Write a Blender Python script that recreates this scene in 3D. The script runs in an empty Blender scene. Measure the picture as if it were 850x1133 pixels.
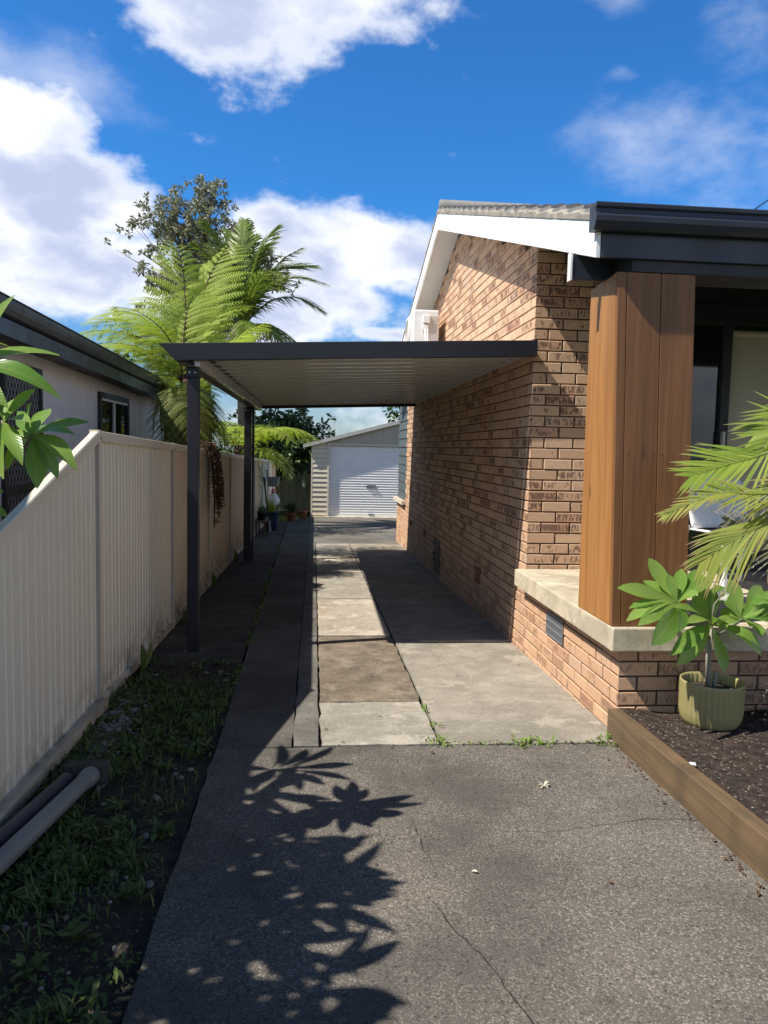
import bpy, math, random
import numpy as np
from mathutils import Vector, Matrix, noise
random.seed(7); rng=np.random.default_rng(7)
C=bpy.context.scene.collection
sc=bpy.context.scene
PI=math.pi

# ------------------------------------------------------------------ camera geometry (photo 850x1133)
F=850.0; CX,CY=425.0,566.5; EYE=1.6
_d=np.array([348.-CX,-(495.-CY),F]); _d/=np.linalg.norm(_d)
_u=np.array([.0145,1,0.]); _u-=_d*_u.dot(_d); _u/=np.linalg.norm(_u)
_x=np.cross(_u,_d)
if _x[0]<0:_x=-_x
RC=np.stack([_x,_d,_u],1)
def at(px,py,Y):
    r=RC.T@np.array([px-CX,-(py-CY),F]); t=Y/r[1]
    return Vector((r[0]*t,Y,EYE+r[2]*t))
def gz(Y):
    Y=max(-12.,min(60.,Y)); return -.027*(Y-4.35)

# ------------------------------------------------------------------ tagging helpers
def tag(o,label=None,cat=None,group=None,kind=None):
    if label:o['label']=label
    if cat:o['category']=cat
    if group:o['group']=group
    if kind:o['kind']=kind
    return o
def empty(name,label,cat,loc=(0,0,0),rz=0,group=None):
    o=bpy.data.objects.new(name,None); C.objects.link(o); o.location=loc; o.rotation_euler=(0,0,rz)
    return tag(o,label,cat,group)
def copy_tree(o,parent=None):
    c=o.copy(); C.objects.link(c)
    if parent:c.parent=parent
    for ch in list(o.children): copy_tree(ch,c)
    return c

class MB:
    def __init__(s): s.v=[];s.f=[];s.m=[];s.uv=[];s.cur=0
    def add(s,vs,fs,uv=None):
        n=len(s.v); s.v+= [tuple(p) for p in vs]
        if uv is None: uv=[(0,0,0)]*len(vs)
        s.uv+=list(uv)
        for f in fs: s.f.append(tuple(i+n for i in f)); s.m.append(s.cur)
    def box(s,a,b,c0=0):
        x0,y0,z0=a;x1,y1,z1=b
        vs=[(x0,y0,z0),(x1,y0,z0),(x1,y1,z0),(x0,y1,z0),(x0,y0,z1),(x1,y0,z1),(x1,y1,z1),(x0,y1,z1)]
        s.add(vs,[(0,3,2,1),(4,5,6,7),(0,1,5,4),(1,2,6,5),(2,3,7,6),(3,0,4,7)])
    def prism(s,prof,p0,p1,up=(0,0,1),cap=True):
        """profile [(a,b)] extruded p0->p1; a along side=dir x up, b along up"""
        p0=Vector(p0);p1=Vector(p1);d=(p1-p0).normalized();U=Vector(up);S=d.cross(U).normalized();U=S.cross(d).normalized()
        n=len(prof); vs=[p0+S*a+U*b for a,b in prof]+[p1+S*a+U*b for a,b in prof]
        fs=[(i,(i+1)%n,n+(i+1)%n,n+i) for i in range(n)]
        if cap: fs+= [tuple(range(n))[::-1],tuple(range(n,2*n))]
        s.add(vs,fs)
    def bar(s,p0,p1,w,h,up=(0,0,1)):
        s.prism([(-w/2,-h/2),(w/2,-h/2),(w/2,h/2),(-w/2,h/2)],p0,p1,up)
    def tube(s,pts,rad,n=8,cap=True):
        pts=[Vector(p) for p in pts]
        if not hasattr(rad,'__len__'): rad=[rad]*len(pts)
        base=len(s.v); vs=[];prev=None
        for i,p in enumerate(pts):
            d=(pts[min(i+1,len(pts)-1)]-pts[max(i-1,0)]).normalized()
            if prev is None:
                a=Vector((0,0,1)) if abs(d.z)<.9 else Vector((1,0,0))
                A=d.cross(a).normalized()
            else: A=(prev-d*prev.dot(d)).normalized()
            prev=A;B=d.cross(A)
            for k in range(n):
                t=2*PI*k/n; vs.append(p+(A*math.cos(t)+B*math.sin(t))*rad[i])
        fs=[]
        for i in range(len(pts)-1):
            for k in range(n):
                fs.append((i*n+k,i*n+(k+1)%n,(i+1)*n+(k+1)%n,(i+1)*n+k))
        if cap:
            fs.append(tuple(range(n))[::-1]); fs.append(tuple((len(pts)-1)*n+k for k in range(n)))
        s.add(vs,fs)
    def lathe(s,prof,c=(0,0,0),n=32,rib=0,ribn=0,ribz=(0,1)):
        cx,cy,cz=c; vs=[];fs=[]
        for r,z in prof:
            for k in range(n):
                t=2*PI*k/n; rr=r
                if rib and ribz[0]<=z<=ribz[1]: rr+=rib*math.cos(t*ribn)
                vs.append((cx+rr*math.cos(t),cy+rr*math.sin(t),cz+z))
        for i in range(len(prof)-1):
            for k in range(n): fs.append((i*n+k,i*n+(k+1)%n,(i+1)*n+(k+1)%n,(i+1)*n+k))
        s.add(vs,fs)
    def build(s,name,mat,parent=None,smooth=False,bevel=0,loc=None,seg=2):
        me=bpy.data.meshes.new(name); me.from_pydata(s.v,[],s.f)
        mats=mat if isinstance(mat,(list,tuple)) else [mat]
        for m in mats: me.materials.append(m)
        if len(mats)>1: me.polygons.foreach_set('material_index',s.m)
        if any(u!=(0,0,0) for u in s.uv):
            a=me.attributes.new('lc','FLOAT_VECTOR','POINT'); a.data.foreach_set('vector',np.array(s.uv,dtype=np.float32).ravel())
        if smooth: me.polygons.foreach_set('use_smooth',[True]*len(me.polygons))
        me.update()
        o=bpy.data.objects.new(name,me); C.objects.link(o)
        if parent:o.parent=parent
        if loc:o.location=loc
        if bevel:
            b=o.modifiers.new('b','BEVEL'); b.width=bevel; b.segments=seg; b.limit_method='ANGLE'; b.angle_limit=math.radians(40)
        return o
def recalc(o):
    import bmesh
    bm=bmesh.new(); bm.from_mesh(o.data); bmesh.ops.recalc_face_normals(bm,faces=bm.faces); bm.to_mesh(o.data); bm.free()
    return o

# ------------------------------------------------------------------ materials
class N:
    def __init__(s,name,rough=.6,spec=.5):
        s.m=bpy.data.materials.new(name); s.m.use_nodes=True; s.nt=s.m.node_tree; s.nt.nodes.clear()
        s.out=s.n('ShaderNodeOutputMaterial'); s.p=s.n('ShaderNodeBsdfPrincipled')
        s.l(s.p.outputs[0],s.out.inputs[0]); s.p.inputs['Roughness'].default_value=rough
        s.p.inputs['Specular IOR Level'].default_value=spec
        s.tc=s.n('ShaderNodeTexCoord')
        s.P=s.n('ShaderNodeNewGeometry').outputs['Position']
    def n(s,t,**k):
        x=s.nt.nodes.new(t)
        for a,b in k.items(): setattr(x,a,b)
        return x
    def l(s,a,b): s.nt.links.new(a,b)
    def setin(s,i,v):
        if hasattr(v,'is_linked') or hasattr(v,'links'): s.l(v,i)
        else: i.default_value=v
    def noise(s,scale,detail=3,vec=None,rough=.55,out=0,stretch=None):
        x=s.n('ShaderNodeTexNoise'); x.inputs['Scale'].default_value=scale; x.inputs['Detail'].default_value=detail; x.inputs['Roughness'].default_value=rough
        v=vec or s.P
        if stretch: v=s.vmul(v,stretch)
        s.l(v,x.inputs['Vector']); return x.outputs[out]
    def vor(s,scale,vec=None,feature='F1',out='Distance'):
        x=s.n('ShaderNodeTexVoronoi'); x.feature=feature; x.inputs['Scale'].default_value=scale
        s.l(vec or s.P,x.inputs['Vector']); return x.outputs[out]
    def vmul(s,v,k):
        x=s.n('ShaderNodeVectorMath',operation='MULTIPLY'); s.l(v,x.inputs[0]); x.inputs[1].default_value=k; return x.outputs[0]
    def vadd(s,v,k):
        x=s.n('ShaderNodeVectorMath',operation='ADD'); s.l(v,x.inputs[0]); s.setin(x.inputs[1],k); return x.outputs[0]
    def math(s,op,a,b=0.,c=0.,clamp=False):
        x=s.n('ShaderNodeMath',operation=op); x.use_clamp=clamp
        for i,v in enumerate((a,b,c)): s.setin(x.inputs[i],v)
        return x.outputs[0]
    def ramp(s,v,lo,hi,a=0.,b=1.):
        x=s.n('ShaderNodeMapRange'); x.clamp=True; x.interpolation_type='SMOOTHSTEP'
        s.l(v,x.inputs[0]); 
        for i,q in enumerate((lo,hi,a,b)): x.inputs[i+1].default_value=q
        return x.outputs[0]
    def mix(s,f,a,b,mode='MIX'):
        x=s.n('ShaderNodeMix',data_type='RGBA',blend_type=mode)
        s.setin(x.inputs[0],f)
        for i,v in ((6,a),(7,b)):
            if isinstance(v,tuple): v=(*v[:3],1)
            s.setin(x.inputs[i],v)
        return x.outputs[2]
    def sep(s,v):
        x=s.n('ShaderNodeSeparateXYZ'); s.l(v,x.inputs[0]); return x.outputs
    def attr(s,name,out='Vector'):
        x=s.n('ShaderNodeAttribute'); x.attribute_name=name; return x.outputs[out]
    def col(s,c):
        if isinstance(c,tuple): s.p.inputs['Base Color'].default_value=(*c[:3],1)
        else: s.l(c,s.p.inputs['Base Color'])
    def rough(s,v): s.setin(s.p.inputs['Roughness'],v)
    def bump(s,h,strength=.3,dist=.01):
        x=s.n('ShaderNodeBump'); x.inputs['Strength'].default_value=strength; x.inputs['Distance'].default_value=dist
        s.l(h,x.inputs['Height']); s.l(x.outputs[0],s.p.inputs['Normal']); return x
def paint(name,c,rough=.45,var=.12,dirt=None,scale=3.,spec=.5,metal=0,bump=.0,low=None):
    n=N(name,rough,spec); f=n.ramp(n.noise(scale,5),.3,.75)
    d=tuple(x*(1-var*2) for x in c) if dirt is None else dirt
    cc=n.mix(n.math('MULTIPLY',f,.55),c,d)
    f2=n.ramp(n.noise(55,2),.55,.75); cc=n.mix(n.math('MULTIPLY',f2,.18),cc,d)
    n.col(cc); n.p.inputs['Metallic'].default_value=metal
    n.rough(n.math('ADD',n.math('MULTIPLY',f,.18),rough-.06))
    if bump: n.bump(n.noise(40,3),bump,.01)
    return n.m
M={}
M['navy']=paint('dark_paint',(.020,.021,.027),.45,.15,spec=.35)
M['gutter']=paint('gutter_paint',(.028,.035,.052),.38,.15,spec=.4)
M['black']=paint('near_black',(.012,.013,.016),.4)
M['white']=paint('white_paint',(.84,.84,.82),.5,.05,dirt=(.6,.58,.52))
M['soffit']=paint('soffit_paint',(.52,.50,.46),.6,.05)
M['acwhite']=paint('ac_shell',(.80,.80,.78),.4,.04)
M['cream']=paint('deck_cream',(.56,.555,.55),.18,.03,spec=.9)
M['rollup']=paint('roller_door',(.88,.87,.85),.4,.06)
M['garage']=paint('garage_board',(.66,.59,.46),.6,.08)
M['garagegable']=paint('gable_sheet',(.50,.45,.36),.6,.05)
M['zinc']=paint('zinc_roof',(.42,.43,.42),.4,.1,metal=.3)
M['siding']=paint('dark_siding',(.085,.105,.11),.55,.1)
M['greygreen']=paint('pale_green_fence',(.50,.56,.42),.5,.1)
M['nhouse']=paint('neighbour_wall',(.66,.69,.75),.6,.05)
M['pvc']=paint('pvc_grey',(.20,.22,.225),.4,.12,dirt=(.12,.125,.12))
M['pvcdark']=paint('pvc_dark',(.07,.073,.08),.5,.15)
M['plastic']=paint('white_plastic',(.82,.82,.82),.35,.04)
M['pot']=paint('olive_glaze',(.32,.28,.12),.42,.1)
M['bluepot']=paint('blue_glaze',(.02,.035,.09),.3,.1)
M['terracotta']=paint('terracotta',(.32,.12,.07),.7,.15)
M['grating']=paint('grating',(.30,.31,.33),.5,.1,metal=.4)
M['darkwood']=paint('weathered_board',(.12,.085,.065),.7,.2)
M['bag']=paint('plastic_bag',(.75,.74,.76),.4,.05)
M['pinkcloth']=paint('pink_plastic',(.50,.13,.20),.5,.05)
M['crackdirt']=paint('crack_dirt',(.018,.016,.013),.95,.2)
M['oldcream']=paint('worn_cream',(.62,.55,.42),.7,.1)
M['blind']=paint('blind_fabric',(.42,.39,.30),.75,.04)
M['dirtystone']=paint('stone_rubble',(.12,.115,.105),.85,.3)

def fence_mat(name,c):
    n=N(name,.5); s=n.sep(n.P)
    st=n.ramp(n.noise(1.0,4,stretch=(30,30,.8)),.45,.8)
    low=n.ramp(s[2],-.1,.35,1,0)
    blot=n.ramp(n.noise(9,5),.42,.62)
    cc=n.mix(n.math('MULTIPLY',st,.12),c,tuple(x*.62 for x in c))
    cc=n.mix(n.math('MULTIPLY',n.ramp(n.noise(1.3,3),.35,.7),.2),cc,(c[0]*.9,c[1]*.78,c[2]*.64))
    cc=n.mix(n.math('MULTIPLY',n.math('MULTIPLY',low,blot),.75),cc,(.09,.10,.05))
    n.col(cc); return n.m
M['fence']=fence_mat('cream_fence',(.75,.70,.57))
M['fence2']=fence_mat('cream_fence_warm',(.66,.53,.38))
M['fencerail']=fence_mat('fence_rail_paint',(.72,.65,.52))
M['gapshade']=paint('gap_shade_paint',(.40,.37,.31),.5,.1)

def brick_mat():
    n=N('clinker_brick',.8,.3); r=n.attr('br'); lc=n.attr('lc'); s=n.sep(r); q=n.sep(lc)
    base=n.mix(s[0],(.54,.335,.205),(.63,.425,.27))
    base=n.mix(n.ramp(s[1],.70,.95),base,(.52,.29,.17))
    base=n.mix(n.math('MULTIPLY',n.ramp(s[2],.94,.96),.5),base,(.44,.35,.28))
    base=n.mix(n.math('MULTIPLY',n.ramp(n.noise(22,4),.35,.7),.35),base,(.46,.30,.21))
    # burnt vertical flashes in the middle band of each brick
    sh=n.n('ShaderNodeVectorMath',operation='MULTIPLY_ADD'); n.l(r,sh.inputs[0]); sh.inputs[1].default_value=(37,53,71); n.l(lc,sh.inputs[2])
    v=sh.outputs[0]
    fl=n.noise(1.,3,vec=n.vmul(v,(62,20,1)),rough=.5)
    big=n.noise(1.,2,vec=n.vmul(v,(9,7,1)))
    band=n.ramp(n.math('ABSOLUTE',q[1]),.018,.037,1,0)
    thr=n.math('ADD',n.math('ADD',fl,n.math('MULTIPLY',big,.65)),n.math('MULTIPLY',n.math('SUBTRACT',s[1],.5),.34))
    m=n.math('MULTIPLY',n.ramp(thr,.86,1.0),band)
    base=n.mix(n.math('MULTIPLY',m,.80),base,(.11,.062,.045))
    pale=n.ramp(n.noise(90,2),.62,.72)
    base=n.mix(n.math('MULTIPLY',pale,.25),base,(.66,.54,.42))
    low=n.ramp(n.sep(n.P)[2],-.25,.45,1,0)
    base=n.mix(n.math('MULTIPLY',n.ramp(n.sep(n.P)[2],.50,.54,1,0),.35),base,(.50,.29,.18))
    base=n.mix(n.math('MULTIPLY',n.math('MULTIPLY',low,n.ramp(n.noise(3.5,5),.5,.68)),.35),base,(.16,.15,.12))
    n.col(base); n.bump(n.noise(120,4),.35,.004); return n.m
M['brick']=brick_mat()
def mortar():
    n=N('dark_mortar',.95,.1); n.col(n.mix(n.noise(14,4),(.05,.038,.03),(.11,.085,.068))); n.bump(n.noise(150,3),.3,.004); return n.m
M['mortar']=mortar()

def asphalt(name,dark,light,stone,tint=(.20,.155,.11),sc_=150,amt=.9):
    n=N(name,.9,.25)
    wv=n.n('ShaderNodeVectorMath',operation='MULTIPLY_ADD'); n.l(n.noise(70,2,out=1),wv.inputs[0]); wv.inputs[1].default_value=(.010,.010,.010); n.l(n.P,wv.inputs[2]); Q=wv.outputs[0]
    c=n.vor(sc_,vec=Q,out='Color'); d=n.vor(sc_,vec=Q); cs=n.sep(c)
    st=n.math('MULTIPLY',n.ramp(cs[0],.12,.40),n.ramp(d,.34,.62,1,0))
    base=n.mix(n.ramp(n.noise(1.1,5),.35,.68),dark,light)
    base=n.mix(n.math('MULTIPLY',n.ramp(n.noise(.55,4,rough=.65),.48,.68),.30),base,tint)
    stc=n.mix(n.ramp(cs[1],.1,1.),tuple(x*1.25 for x in light),stone)
    wear=n.ramp(n.noise(1.1,6,rough=.7),.36,.60,.15,1.)
    base=n.mix(n.math('MULTIPLY',n.math('MULTIPLY',st,amt),wear),base,stc)
    base=n.mix(n.math('MULTIPLY',n.ramp(cs[2],.0,.25,1,0),.6),base,tuple(x*.35 for x in dark))
    base=n.mix(n.math('MULTIPLY',n.ramp(n.noise(4,6,rough=.7),.56,.72),.4),base,tuple(x*.5 for x in dark))
    base=n.mix(n.math('MULTIPLY',n.ramp(n.noise(1.6,4,vec=n.vadd(n.P,(9,4,2)),rough=.7),.62,.74),.35),base,(.22,.175,.125))
    n.col(base)
    h=n.math('ADD',n.math('MULTIPLY',d,-.6),n.math('MULTIPLY',n.noise(60,3),.4)); n.bump(h,.6,.004); return n.m
M['asphalt']=asphalt('worn_asphalt',(.085,.076,.066),(.125,.112,.096),(.33,.295,.245),sc_=128)
M['oldslab']=asphalt('dark_aggregate_slab',(.070,.064,.056),(.104,.095,.083),(.25,.225,.19),sc_=135)
M['apron']=asphalt('apron_asphalt',(.11,.102,.09),(.16,.148,.13),(.30,.27,.23))
def concrete(name,a,b,stain,amt=.5,sc_=2.2,thr=(.45,.62),agg=.6):
    n=N(name,.9,.22); f=n.noise(sc_,7,rough=.7)
    base=n.mix(n.ramp(n.noise(7,5,rough=.65),.3,.7),a,b)
    base=n.mix(n.math('MULTIPLY',n.ramp(f,*thr),amt),base,stain)
    f3=n.noise(1.3,6,vec=n.vadd(n.P,(3.1,7.7,1)),rough=.75); base=n.mix(n.math('MULTIPLY',n.ramp(f3,.48,.58),.6),base,tuple(x*.68 for x in a))
    f4=n.noise(3.5,6,vec=n.vadd(n.P,(13.1,2.7,1)),rough=.75); base=n.mix(n.math('MULTIPLY',n.ramp(f4,.54,.62),.6),base,tuple(min(1,x*1.25) for x in b))
    c=n.sep(n.vor(150,out='Color')); d=n.vor(150); dd=n.ramp(d,.3,.55,1,0)
    base=n.mix(n.math('MULTIPLY',n.math('MULTIPLY',n.ramp(c[0],.55,.9),dd),agg),base,tuple(min(1,x*1.45) for x in b))
    base=n.mix(n.math('MULTIPLY',n.math('MULTIPLY',n.ramp(c[1],.6,.95),dd),agg),base,tuple(x*.4 for x in a))
    base=n.mix(n.math('MULTIPLY',n.ramp(n.noise(38,5,rough=.7),.56,.72),.4),base,tuple(x*.45 for x in stain))
    n.col(base); n.bump(n.math('ADD',n.noise(130,5,rough=.7),n.math('MULTIPLY',d,-.4)),.45,.005); return n.m
M['conc_pale']=concrete('pale_concrete',(.29,.265,.22),(.37,.34,.285),(.19,.165,.13))
M['conc_cream']=concrete('cream_concrete',(.41,.355,.28),(.49,.44,.365),(.24,.165,.11),.75)
M['conc_moss']=concrete('mossy_concrete',(.165,.132,.095),(.235,.192,.145),(.095,.08,.065),.8,5,agg=.9)
M['conc_grey']=concrete('grey_concrete',(.265,.24,.198),(.33,.30,.25),(.18,.16,.13))
M['conc_strip']=concrete('strip_concrete',(.13,.122,.108),(.175,.165,.145),(.12,.112,.098))
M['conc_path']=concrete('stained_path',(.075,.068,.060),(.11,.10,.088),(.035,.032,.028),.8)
M['slab']=concrete('veranda_slab',(.47,.40,.29),(.58,.505,.38),(.30,.26,.19),.5,5,agg=.2)
def timber(name,a,b,dark,sx=(38,38,1.1),knots=True):
    n=N(name,.55,.35)
    g=n.noise(1.,5,vec=n.vmul(n.vadd(n.P,n.vmul(n.attr('lc'),(1,1,1))),sx),rough=.65)
    w=n.noise(1.,3,vec=n.vmul(n.vadd(n.P,n.attr('lc')),(6,6,.5)))
    base=n.mix(n.ramp(g,.32,.68),a,b)
    base=n.mix(n.math('MULTIPLY',n.ramp(w,.45,.7),.5),base,dark)
    if knots:
        kd=n.vor(1.,vec=n.vmul(n.vadd(n.P,n.attr('lc')),(5,5,2.2)))
        base=n.mix(n.math('MULTIPLY',n.ramp(kd,.06,.15,1,0),.8),base,tuple(x*.45 for x in dark))
    n.col(base); n.bump(g,.25,.004); n.rough(n.math('ADD',n.math('MULTIPLY',g,.25),.42)); return n.m
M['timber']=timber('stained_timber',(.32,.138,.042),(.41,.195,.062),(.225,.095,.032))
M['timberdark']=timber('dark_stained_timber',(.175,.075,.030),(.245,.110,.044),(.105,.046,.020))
M['sleeper']=timber('treated_sleeper',(.105,.075,.045),(.165,.108,.058),(.07,.05,.033),sx=(40,1.4,40))
M['plinth']=timber('plinth_timber',(.42,.38,.28),(.52,.47,.36),(.25,.21,.15),sx=(30,1.4,30),knots=False)
def soil(name,a,b,fleck):
    n=N(name,.95,.15); c=n.sep(n.vor(75,out='Color')); d=n.vor(75)
    base=n.mix(n.ramp(n.noise(18,6,rough=.7),.35,.7),a,b)
    base=n.mix(n.math('MULTIPLY',n.ramp(c[0],.86,.95),n.ramp(d,.3,.5,1,0)),base,fleck)
    n.col(base); n.bump(n.math('ADD',n.noise(40,6,rough=.7),n.math('MULTIPLY',d,-.5)),.9,.02); return n.m
M['soil']=soil('bark_mulch',(.032,.024,.021),(.085,.06,.048),(.32,.27,.22))
M['dirt']=soil('damp_dirt',(.040,.035,.028),(.085,.073,.058),(.17,.155,.13))
def grassg():
    n=N('lawn',.95,.1); n.col(n.mix(n.noise(6,6,rough=.7),(.035,.06,.015),(.08,.11,.03))); n.bump(n.noise(60,5),.8,.03); return n.m
M['lawn']=grassg()
def leafmat(name,a,b,rough=.45,trans=.35,vein=False,spec=.5,yellow=None,tip=None):
    n=N(name,rough,spec); r=n.attr('lc'); s=n.sep(r)
    base=n.mix(s[2],a,b)
    if yellow: base=n.mix(n.math('MULTIPLY',n.ramp(n.noise(2.5,3),.5,.7),.6),base,yellow)
    if tip: base=n.mix(n.ramp(s[0],.7,1.),base,tip)
    if vein:
        mid=n.ramp(n.math('ABSOLUTE',s[1]),.03,.085,1,0)
        base=n.mix(n.math('MULTIPLY',mid,.65),base,(.30,.38,.12))
        wv=n.math('SINE',n.math('MULTIPLY',n.math('ADD',s[0],n.math('MULTIPLY',n.math('ABSOLUTE',s[1]),-.18)),95))
        base=n.mix(n.math('MULTIPLY',n.ramp(wv,.7,1.),.22),base,(.24,.34,.10))
        sp=n.ramp(n.noise(150,3),.66,.70); base=n.mix(n.math('MULTIPLY',sp,.5),base,(.16,.13,.05))
        base=n.mix(n.math('MULTIPLY',n.ramp(n.noise(22,4),.5,.7),.3),base,(.34,.42,.10))
        n.bump(n.math('ADD',wv,n.math('MULTIPLY',n.noise(60,2),.6)),.10,.004)
    n.col(base)
    t=n.n('ShaderNodeBsdfTranslucent'); n.l(n.mix(.5,base,(a[0]*1.9,a[1]*1.9,a[2]*.9)),t.inputs[0])
    mx=n.n('ShaderNodeMixShader'); mx.inputs[0].default_value=trans; n.l(n.p.outputs[0],mx.inputs[1]); n.l(t.outputs[0],mx.inputs[2]); n.l(mx.outputs[0],n.out.inputs[0])
    return n.m
M['frangi']=leafmat('frangipani_leaf',(.13,.27,.045),(.30,.44,.09),.30,.45,vein=True)
M['fern']=leafmat('fern_leaf',(.27,.37,.04),(.42,.50,.075),.6,.45,yellow=(.36,.34,.06))
M['ferndark']=leafmat('fern_leaf_old',(.10,.15,.022),(.22,.25,.04),.6,.4,yellow=(.20,.15,.03))
M['palm']=leafmat('palm_leaf',(.12,.19,.03),(.22,.28,.055),.45,.35,tip=(.24,.20,.08))
M['palmyellow']=leafmat('sunburnt_palm_leaf',(.20,.26,.035),(.36,.36,.06),.4,.35,tip=(.38,.26,.12))
M['gum']=leafmat('olive_leaf',(.15,.16,.095),(.36,.36,.25),.5,.2)
M['bush']=leafmat('broad_dark_leaf',(.025,.05,.014),(.07,.12,.03),.4,.25)
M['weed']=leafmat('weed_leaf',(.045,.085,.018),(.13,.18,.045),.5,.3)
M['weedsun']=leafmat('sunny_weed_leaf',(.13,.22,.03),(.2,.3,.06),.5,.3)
M['dead']=leafmat('dead_frond',(.055,.03,.016),(.14,.075,.04),.8,.15)
M['petal']=leafmat('petal',(.85,.82,.62),(.9,.88,.75),.5,.3)
def bark(name,a,b):
    n=N(name,.85,.2); n.col(n.mix(n.ramp(n.noise(14,5,stretch=(1,1,.4)),.3,.7),a,b)); n.bump(n.noise(30,5,stretch=(1,1,.3)),.6,.02); return n.m
M['bark']=bark('tree_bark',(.10,.08,.06),(.20,.17,.135))
M['fibre']=bark('fern_trunk',(.03,.02,.014),(.09,.055,.035))
M['stem']=bark('frangipani_stem',(.20,.19,.15),(.32,.30,.25))
def glass(name,c=(.01,.012,.014)):
    n=N(name,.04,.8); n.col(c); return n.m
M['glass']=glass('dark_glass')
def tile():
    n=N('grey_roof_tile',.8,.3); n.col(n.mix(n.noise(8,6,rough=.7),(.12,.12,.118),(.27,.26,.245))); n.bump(n.noise(60,5),.5,.01); return n.m
M['tile']=tile()
def pebm():
    n=N('pebble',.7,.3); s=n.sep(n.attr('lc')); n.col(n.mix(s[2],(.09,.09,.09),(.30,.29,.27))); return n.m
M['pebble']=pebm()

# ------------------------------------------------------------------ ground
def sheet(name,x0,x1,y0,y1,off,mat,thick=0,gap=0,lump=0,dx=.3,xf=None,parent=None,rough=0):
    b=MB(); ys=list(np.arange(y0,y1,dx if y1-y0<30 else 2.))+[y1]; nx=max(1,int((x1-x0)/dx)) if (lump or rough) else 1
    xs=np.linspace(0,1,nx+1)
    vs=[];fs=[]
    for y in ys:
        a,c=(x0,x1) if xf is None else xf(y)
        if rough:
            a-=rough*min(.6,noise.noise(Vector((a*50,y*6,1)))-.15)*-1; c+=rough*min(.6,noise.noise(Vector((c*50,y*6,5)))-.15)*-1 if False else rough*(noise.noise(Vector((c*50,y*6,5)))-.3)
        for t in xs:
            x=a+(c-a)*t; z=gz(y)+off
            yo=y
            if rough and y in (ys[0],ys[-1]): y=y+(1 if y==ys[0] else -1)*rough*(.3-noise.noise(Vector((x*7,y*31,3))))
            if lump: z+=lump*noise.noise(Vector((x*3,y*3,1)))
            vs.append((x,y,z)); y=yo
    w=len(xs)
    for j in range(len(ys)-1):
        for i in range(w-1): fs.append((j*w+i,j*w+i+1,(j+1)*w+i+1,(j+1)*w+i))
    if thick:
        n=len(vs); vs+= [(x,y,z-thick) for x,y,z in vs]
        per=[i for i in range(w)]+[j*w+w-1 for j in range(1,len(ys))]+[(len(ys)-1)*w+i for i in range(w-2,-1,-1)]+[j*w for j in range(len(ys)-2,0,-1)]
        for k in range(len(per)): a,c=per[k],per[(k+1)%len(per)]; fs.append((c,a,a+n,c+n))
    b.add(vs,fs); o=b.build(name,mat,parent)
    return o
def st(o): o['kind']='structure'; return o
# base ground: one sheet to the horizon
b=MB(); ys=[-400,-60,-12]+list(range(-10,61,2))+[80,150,600]; xs=[-500,-60,-15,-4,0,4,15,60,500]
vs=[(x,y,gz(y)-.09) for y in ys for x in xs]; w=len(xs)
b.add(vs,[(j*w+i,j*w+i+1,(j+1)*w+i+1,(j+1)*w+i) for j in range(len(ys)-1) for i in range(w-1)])
st(b.build('ground',M['lawn']))
# driveway: bedding sheet then slabs with open joints
st(sheet('driveway_bedding',-.52,1.74,-4,23.2,-.022,M['crackdirt'],thick=.05))
XL=lambda y:-.49-.012*max(0,y-4)
st(sheet('driveway',-.49,1.672,-4,3.985,0,M['asphalt'],thick=.04,rough=.010,dx=.06))
st(sheet('driveway',0,0,3.988,23.0,.001,M['oldslab'],thick=.04,rough=.008,dx=.06,xf=lambda y:(XL(y),-.095)))
st(sheet('driveway',-.09,.047,4.0,6.69,.002,M['conc_strip'],thick=.04,rough=.008,dx=.06))
st(sheet('driveway',-.09,.047,6.715,15.2,.002,M['conc_strip'],thick=.04))
for y0,y1,m,h in ((4.0,4.765,'conc_pale',.003),(4.775,6.69,'conc_moss',.0),(6.72,8.63,'conc_cream',.004),(8.68,10.9,'conc_pale',.0),(10.93,12.9,'conc_cream',.003),(12.94,15.2,'conc_pale',.0)):
    st(sheet('driveway',.062,.705,y0,y1,h,M[m],thick=.04,rough=.016,dx=.06))
st(sheet('driveway',.722,1.737,4.0,15.2,.001,M['conc_grey'],thick=.04,rough=.010,dx=.06))
st(sheet('driveway',-.09,5.5,15.22,23.25,.0,M['apron'],thick=.04))
st(sheet('path',0,0,5.75,21,-.012,M['conc_path'],thick=.04,xf=lambda y:(-1.30,XL(y)-.02)))
st(sheet('garden_soil',-1.32,-.50,-4,5.8,-.014,M['dirt'],lump=.035,dx=.12))
# cracks in the asphalt
def crack(pts,w=.006,jit=.012):
    b=MB(); P=[]
    for i in range(len(pts)-1):
        a=Vector(pts[i]);c=Vector(pts[i+1]); n=max(2,int((c-a).length/.035))
        for k in range(n): P.append(a.lerp(c,k/n)+Vector((random.uniform(-jit,jit),random.uniform(-jit,jit))))
    P.append(Vector(pts[-1])); vs=[]
    for i,p in enumerate(P):
        d=(P[min(i+1,len(P)-1)]-P[max(i-1,0)]).normalized(); s=Vector((-d.y,d.x)); ww=w*random.uniform(.25,1.)
        for q in (p+s*ww,p-s*ww): vs.append((q.x,q.y,gz(q.y)+.0035))
    b.add(vs,[(2*i,2*i+1,2*i+3,2*i+2) for i in range(len(P)-1)])
    st(b.build('crack',M['crackdirt']))
crack([(.43,2.50),(.47,2.35),(.53,2.2),(.57,2.05),(.66,1.7)],.0030,.006)
crack([(1.67,3.05),(1.45,3.08),(1.25,3.03),(1.0,2.98),(.85,2.99)],.0022,.006)
crack([(.44,3.1),(.445,2.9),(.47,2.72)],.0018,.006)

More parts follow.
